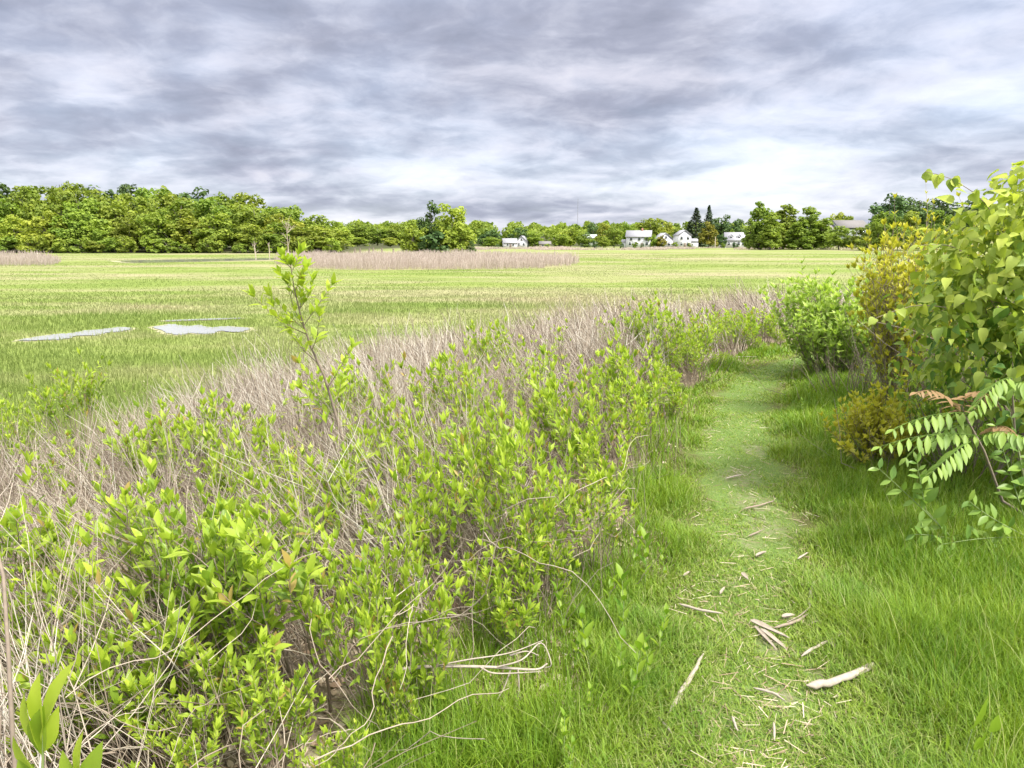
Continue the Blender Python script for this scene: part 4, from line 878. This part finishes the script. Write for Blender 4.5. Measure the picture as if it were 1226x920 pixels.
# ------------------------------------------------------------------ reeds
def reeds(name, xr, yr, shape, n, label, hmax=1.15):
    x = rng.uniform(*xr, n); y = rng.uniform(*yr, n); k = shape(x, y); x, y = x[k], y[k]; n = len(x); d = np.hypot(x, y)
    hh = hmax * rng.uniform(.5, 1.05, n) * (.5 + .8 * vnoise(x, y, 2.2, 61)); P = grow(np.stack([x, y, hz(x, y) - .05], 1), np.stack([.14 * rng.normal(size=n), .14 * rng.normal(size=n), np.ones(n)], 1), hh, 4, (0, 0, 0), .06)
    m = MB(); m.tubes(P, (.00016 * d)[:, None] * np.array([1, 1.1, 1.2, .6]), 3); tag(m.build(name, M['reed']), label, 'reeds', kind='stuff')
def isl(x, y):
    px = 613 + x / (y * cp) * F; w = 1 - ((px - 510) / (178 + 6 * np.sin(y))) ** 2; fr = 60 + 14 * np.clip(1 - w, 0, 1) ** 2; bk = 118 - 25 * np.clip(1 - w, 0, 1)
    return (w > 0) & (y > fr + 3 * (vnoise(x, y, 4, 66) - .5)) & (y < bk) & (rng.random(len(x)) < np.clip(1.3 - (y - 60) / 60, .25, 1))
reeds('island_reeds', (-40, 14), (55, 120), isl, 60000, 'mauve-tan dry reeds around the marsh island')
reeds('bank_reeds', (-110, -38), (70, 110), lambda x, y: ((613 + x / (y * cp) * F) < 72 - 10 * np.abs(y - 85) / 10) & (np.abs(y - 86) < 15), 30000, 'mauve-tan dry reeds at the left picture edge before the wood')
reeds('far_reeds', (-30, 110), (225, 290), lambda x, y: vnoise(x, y, 14, 71) > .55, 26000, 'pale dry reeds along the far marsh edge before the houses', .9)

# ------------------------------------------------------------------ houses, posts, mast
M['white'] = plain('white clapboard', (.56, .56, .58), .7, .3, .04, 8); M['roof'] = plain('grey shingles', (.30, .30, .33), .85, .2, .2, 4); M['brownroof'] = plain('brown shingles', (.185, .175, .175), .85, .2, .2, 4)
M['red'] = plain('red brick', (.33, .16, .12), .8, .2, .2, 6); M['trim'] = plain('white trim', (.6, .6, .6), .6, .3, .03); M['pale'] = plain('pale green siding', (.36, .40, .37), .7, .3, .05); M['post'] = plain('old grey wood', (.20, .165, .14), .85, .2, .25, 6); M['palepost'] = plain('pale wood', (.5, .42, .34), .8, .2, .1, 6); M['steel'] = plain('galvanised steel', (.28, .29, .32), .5, .5, .05)
def glassmat():
    m, nt, out = newmat('window glass'); princ(nt, out, (.05, .06, .075), .12, .6); return m
M['glass'] = glassmat()
def prism(mb, x0, x1, y0, y1, z, zr, along='x', over=.35, th=.18):
    """gabled roof slabs with overhang"""
    if along == 'x':
        ym = (y0 + y1) / 2; s = (zr - z) / (ym - y0); a = [(x0 - over, y0 - over, z - over * s), (x0 - over, ym, zr), (x0 - over, y1 + over, z - over * s)]; f = lambda p: (x1 + over, p[1], p[2])
    else:
        xm = (x0 + x1) / 2; s = (zr - z) / (xm - x0); a = [(x0 - over, y0 - over, z - over * s), (xm, y0 - over, zr), (x1 + over, y0 - over, z - over * s)]; f = lambda p: (p[0], y1 + over, p[2])
    lo = np.array(a); hi = lo + (0, 0, th); A = np.vstack([lo, hi]); B = np.array([f(p) for p in A]); V = np.vstack([A, B])
    mb.add(V, Q=[(3, 4, 10, 9), (4, 5, 11, 10), (0, 6, 7, 1), (1, 7, 8, 2), (0, 3, 9, 6), (2, 8, 11, 5), (0, 1, 4, 3), (1, 2, 5, 4), (6, 9, 10, 7), (7, 10, 11, 8)])
def gwall(mb, x0, x1, y0, y1, z0, z, zr, along='x'):
    mb.box(x0, x1, y0, y1, z0, z)
    if along == 'x':
        ym = (y0 + y1) / 2; V = [(x0, y0, z), (x0, y1, z), (x0, ym, zr), (x1, y0, z), (x1, y1, z), (x1, ym, zr)]; mb.add(V, T=[(0, 2, 1), (3, 4, 5)], Q=[(0, 3, 5, 2), (1, 2, 5, 4)])
    else:
        xm = (x0 + x1) / 2; V = [(x0, y0, z), (x1, y0, z), (xm, y0, zr), (x0, y1, z), (x1, y1, z), (xm, y1, zr)]; mb.add(V, T=[(0, 1, 2), (3, 5, 4)], Q=[(0, 2, 5, 3), (1, 4, 5, 2)])
def window(e, x, y, z, w, h):
    f = MB(); t = .12
    for b in ((x - w / 2 - t, x + w / 2 + t, z + h, z + h + t), (x - w / 2 - t, x + w / 2 + t, z - t, z), (x - w / 2 - t, x - w / 2, z, z + h), (x + w / 2, x + w / 2 + t, z, z + h)): f.box(b[0], b[1], y - .09, y - .003, b[2], b[3])
    o = f.build('window', M['trim'], e); p = MB(); p.box(x - w / 2, x + w / 2, y - .05, y - .004, z, z + h); p.build('pane', M['glass'], o)
def house(px, y, rz, label, vols, wins, chim=None, name='house', z=None, door=None):
    x = Xat(px, y); e = empty(name, (x, y, h1(x, y) if z is None else z), label, 'house', None, rz)
    for (x0, x1, y0, y1, ze, zr, al, wm, rm) in vols:
        w = MB(); gwall(w, x0, x1, y0, y1, -.6, ze, zr, al); w.build('wall', M[wm], e); r = MB(); prism(r, x0, x1, y0, y1, ze, zr, al); ro = r.build('roof', M[rm], e)
    if chim: c = MB(); c.box(*chim); c.build('chimney', M['red'], ro)
    for wv in wins: window(e, *wv)
    if door: d = MB(); d.box(door[0] - .5, door[0] + .5, door[1] - .08, door[1] - .004, 0, 2.1); d.build('door', M['post'], e)
    return e
house(762, 300, radians(-14), 'white two-storey farmhouse with a grey roof and lean-to at its left end', [(-4.2, 5.4, 0, 7, 4.6, 6.9, 'x', 'white', 'roof'), (-5.9, -4.3, 1, 6, 2.6, 3.4, 'x', 'white', 'roof')], [(-2.6, 0, 1.1, .9, 1.3), (-.4, 0, 1.1, .9, 1.3), (4, 0, 1.1, .9, 1.3), (-2.2, 0, 3.0, .9, 1.2), (1.0, 0, 3.0, .9, 1.2), (3.8, 0, 3.0, .9, 1.2)], (1.5, 2.2, 3.2, 3.9, 6, 7.9), door=(2.2, 0))
house(613, 340, radians(10), 'small white cottage with a grey roof beside a taller white gable', [(-3.8, 2.4, 0, 5, 2.2, 4.0, 'x', 'white', 'roof')], [(-2, 0, .8, .8, 1), (.5, 0, .8, .8, 1)], door=(-.7, 0))
house(624, 342, radians(-12), 'white gable-fronted cottage half hidden by the round tree', [(-2.2, 2.6, 0, 6, 3.0, 5.2, 'y', 'white', 'roof')], [(-1, 0, .9, .8, 1.1), (1.2, 0, .9, .8, 1.1), (.2, 0, 3.1, .7, .9)])
house(797, 330, radians(8), 'white gabled house with a brick side seen between garden trees', [(-3.5, 3.2, 0, 7, 3.8, 6.3, 'y', 'white', 'roof'), (3.3, 5.2, 1, 6, 3, 4, 'x', 'red', 'roof')], [(-1.6, 0, 1, .9, 1.3), (1.4, 0, 1, .9, 1.3), (0, 0, 4, .8, 1.0)])
house(820, 320, radians(5), 'tall white house largely screened by dark spruces', [(-3, 2.6, 0, 7, 5.4, 7.4, 'y', 'white', 'roof'), (2.7, 6.0, .6, 6, 2.8, 3.8, 'x', 'white', 'roof')], [(-1.6, 0, 1, .9, 1.3), (1.2, 0, 1, .9, 1.3), (-1.6, 0, 3.5, .9, 1.3), (1.2, 0, 3.5, .9, 1.3)], door=(0, 0))
hd = house(880, 310, radians(-6), 'white house with a dormered grey roof and long porch', [(-3.8, 4.2, 0, 7, 3.2, 6.2, 'x', 'white', 'roof'), (-5.8, -3.9, .8, 5, 2.2, 3.0, 'x', 'white', 'roof')], [(-2.6, 0, 1, .9, 1.3), (-.6, 0, 1, .9, 1.3), (1.4, 0, 1, .9, 1.3), (3.2, 0, 1, .9, 1.3)])
for dx in (-1.6, 1.6):
    w = MB(); gwall(w, dx - .8, dx + .8, .8, 3, 3.7, 4.8, 5.5, 'y'); d = w.build('dormer', M['white'], hd); r = MB(); prism(r, dx - .8, dx + .8, .8, 3, 4.8, 5.5, 'y', .15, .08); r.build('dormer_roof', M['roof'], d); p = MB(); p.box(dx - .4, dx + .4, .74, .79, 4.0, 4.8); p.build('pane', M['glass'], d)
house(1022, 255, radians(6), 'low brown roofed house among trees at the foot of the right-hand rise', [(-5.5, 5.0, 0, 9, 7.2, 9.6, 'x', 'pale', 'brownroof'), (-9.5, -5.6, 1.5, 8, 6.6, 8.4, 'x', 'pale', 'brownroof')], [(-3, 0, 4.8, 1.1, 1.4), (0, 0, 4.8, 1.1, 1.4), (3, 0, 4.8, 1.1, 1.4)], z=MARSH)
house(708, 380, radians(0), 'pale green roofed house behind the trees right of the radio mast', [(-5, 5, 0, 7, 4.6, 6.2, 'x', 'pale', 'pale')], [(-3, 0, 2.6, 1, 1.3), (0, 0, 2.6, 1, 1.3), (3, 0, 2.6, 1, 1.3)])
house(653, 335, 0, 'small tan shed between round trees left of the radio mast', [(-2.6, 2.2, 0, 3.5, 1.7, 2.7, 'x', 'palepost', 'brownroof')], [(-1.2, 0, .6, .7, .7), (1, 0, .6, .7, .7)], name='shed')
for i, px in enumerate((425, 431, 442, 447, 457, 471)):
    x = Xat(px, 128 + i % 3); y = 128 + i % 3; m = MB(); P = np.array([[(0, 0, -.3), (.02, 0, .6), (.05 * rng.normal(), 0, 1.15 + .3 * rng.random())]]); m.tubes(P, np.array([[.17, .16, .13]]), 7)
    tag(m.build('fence_post', M['post'], None, False, (x, y, h1(x, y))), f'old dark wooden post, {ORD[i]} from the left in the broken row on the marsh', 'post', 'old posts left of the marsh island')
m = MB(); m.tubes(np.array([[(0, 0, -.3), (0, 0, 2), (0, 0, 4.4)]]), np.array([[.16, .15, .13]]), 8); x = Xat(856, 288); tag(m.build('utility_post', M['palepost'], None, False, (x, 288, h1(x, 288))), 'pale wooden pole right of the orange-tinged tree', 'pole')
def mast():
    y = 900; x = Xat(691, y); z = h1(x, y); H = Zat(238, y) - z; e = empty('radio_mast', (x, y, z), 'thin grey radio mast rising above the far woods', 'mast'); m, b = MB(), MB(); w = .42
    for k in range(3):
        a = k * 2 * pi / 3; m.tubes(np.array([[(w * cos(a), w * sin(a), -.5), (w * cos(a), w * sin(a), H * .5), (w * cos(a) * .6, w * sin(a) * .6, H)]]), np.array([[.13, .13, .1]]), 4)
    zz = np.linspace(1, H - 1, 34); a = np.arange(34) * 2 * pi / 3
    P = np.stack([np.stack([w * np.cos(a), w * np.sin(a), zz], 1), np.stack([w * np.cos(a + 2 * pi / 3), w * np.sin(a + 2 * pi / 3), zz + 1], 1)], 1); b.tubes(P, .07, 3)
    m.build('leg', M['steel'], e); b.build('bracing', M['steel'], e)
mast()

# ------------------------------------------------------------------ sky and light
SUN_EL, SUN_AZ = radians(52), radians(128)      # azimuth from +Y clockwise: behind and to the right
SKY_OFF = (1.7, 22.4, 2)
def world():
    w = bpy.data.worlds.new('World'); S.world = w; w.use_nodes = True; nt = w.node_tree; nt.nodes.clear()
    out = N(nt, 'ShaderNodeOutputWorld'); bg = N(nt, 'ShaderNodeBackground'); bg.inputs[1].default_value = .1
    sky = N(nt, 'ShaderNodeTexSky', sky_type='NISHITA'); sky.sun_disc = False; sky.sun_elevation = SUN_EL; sky.sun_rotation = SUN_AZ
    tc = N(nt, 'ShaderNodeTexCoord'); sep = N(nt, 'ShaderNodeSeparateXYZ'); nt.links.new(tc.outputs['Generated'], sep.inputs[0])
    z = math_(nt, 'MAXIMUM', sep.outputs[2], 0.0); den = math_(nt, 'ADD', z, .20)
    cmb = N(nt, 'ShaderNodeCombineXYZ'); nt.links.new(math_(nt, 'DIVIDE', sep.outputs[0], den), cmb.inputs[0]); nt.links.new(math_(nt, 'DIVIDE', sep.outputs[1], den), cmb.inputs[1])
    v = cmb.outputs[0]
    mp = N(nt, 'ShaderNodeMapping'); mp.inputs['Location'].default_value = SKY_OFF; nt.links.new(v, mp.inputs[0]); v = mp.outputs[0]
    # a broken deck of stratocumulus: big masses, cells with a bright thin rim, and fine billows
    a = noise(nt, .9, 2, .5, v, None, .0)
    wv = N(nt, 'ShaderNodeTexNoise'); wv.inputs['Scale'].default_value = 2.2; wv.inputs['Detail'].default_value = 3; nt.links.new(v, wv.inputs['Vector'])
    wa = N(nt, 'ShaderNodeVectorMath', operation='MULTIPLY_ADD'); nt.links.new(wv.outputs['Color'], wa.inputs[0]); wa.inputs[1].default_value = (.28, .28, .28); nt.links.new(v, wa.inputs[2]); w = wa.outputs[0]
    b = noise(nt, 2.1, 9, .58, w)
    ofs = N(nt, 'ShaderNodeMapping'); ofs.inputs['Location'].default_value = (.05, .09, .0); nt.links.new(w, ofs.inputs[0])
    rel = math_(nt, 'SUBTRACT', b, noise(nt, 2.1, 9, .58, ofs.outputs[0]))  # offset noise difference puts one-sided shading into the cloud colour
    vor = N(nt, 'ShaderNodeTexVoronoi', feature='SMOOTH_F1'); vor.inputs['Scale'].default_value = 3.4; vor.inputs['Smoothness'].default_value = .5; nt.links.new(w, vor.inputs['Vector'])
    t = math_(nt, 'ADD', math_(nt, 'MULTIPLY', a, .42), math_(nt, 'MULTIPLY', b, .40))
    t = math_(nt, 'ADD', t, math_(nt, 'MULTIPLY_ADD', vor.outputs['Distance'], .15, .050))
    t = math_(nt, 'ADD', t, math_(nt, 'MULTIPLY', rel, .44))
    lowb = ramp(nt, z, [(0.0, .64), (.022, .62), (.036, .42), (.056, .48), (.074, .58), (.098, .42), (.125, .46), (.17, .54), (.22, .50), (.29, .46)])
    t = math_(nt, 'ADD', t, math_(nt, 'MULTIPLY_ADD', lowb, .45, -.225))
    col = ramp(nt, t, [(.33, (.315, .34, .44)), (.43, (.405, .43, .545)), (.49, (.505, .53, .645)), (.535, (.60, .62, .735)), (.58, (.68, .69, .80)), (.70, (.84, .84, .91))])
    # unseen overcast boosted overhead and towards the veiled sun, to brighten the scene
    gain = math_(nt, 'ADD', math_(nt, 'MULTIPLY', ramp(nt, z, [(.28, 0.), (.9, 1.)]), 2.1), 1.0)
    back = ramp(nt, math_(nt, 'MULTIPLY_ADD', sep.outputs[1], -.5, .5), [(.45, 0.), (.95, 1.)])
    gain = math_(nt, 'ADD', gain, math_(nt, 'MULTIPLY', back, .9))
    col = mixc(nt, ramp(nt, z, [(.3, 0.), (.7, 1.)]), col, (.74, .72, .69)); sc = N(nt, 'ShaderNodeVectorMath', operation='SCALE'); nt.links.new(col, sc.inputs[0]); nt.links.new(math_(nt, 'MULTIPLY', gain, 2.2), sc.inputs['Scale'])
    cover = ramp(nt, noise(nt, .9, 5, .55, v), [(.35, 1.), (.7, .86)])
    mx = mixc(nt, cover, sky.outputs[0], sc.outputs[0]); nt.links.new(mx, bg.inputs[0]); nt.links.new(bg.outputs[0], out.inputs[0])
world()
sl = bpy.data.lights.new('sun', 'SUN'); so = bpy.data.objects.new('sun', sl); C.objects.link(so)
sl.energy = 1.5; sl.angle = radians(10); sl.color = (1, .95, .86)
from mathutils import Vector
dv = Vector((sin(SUN_AZ) * cos(SUN_EL), cos(SUN_AZ) * cos(SUN_EL), sin(SUN_EL)))
so.rotation_euler = dv.to_track_quat('Z', 'Y').to_euler(); so.location = (20, -20, 40)

S.view_settings.view_transform = 'Standard'; S.view_settings.look = 'None'; S.view_settings.gamma = 1; S.view_settings.use_curve_mapping = False
S.view_settings.exposure = 2.33
S.render.engine = 'CYCLES'; S.cycles.use_denoising = True; S.cycles.denoiser = 'OPENIMAGEDENOISE'
S.cycles.max_bounces = 6; S.cycles.diffuse_bounces = 3; S.cycles.glossy_bounces = 2; S.cycles.transmission_bounces = 4; S.cycles.use_adaptive_sampling = True; S.cycles.adaptive_threshold = .015
S.cycles.caustics_reflective = False; S.cycles.caustics_refractive = False
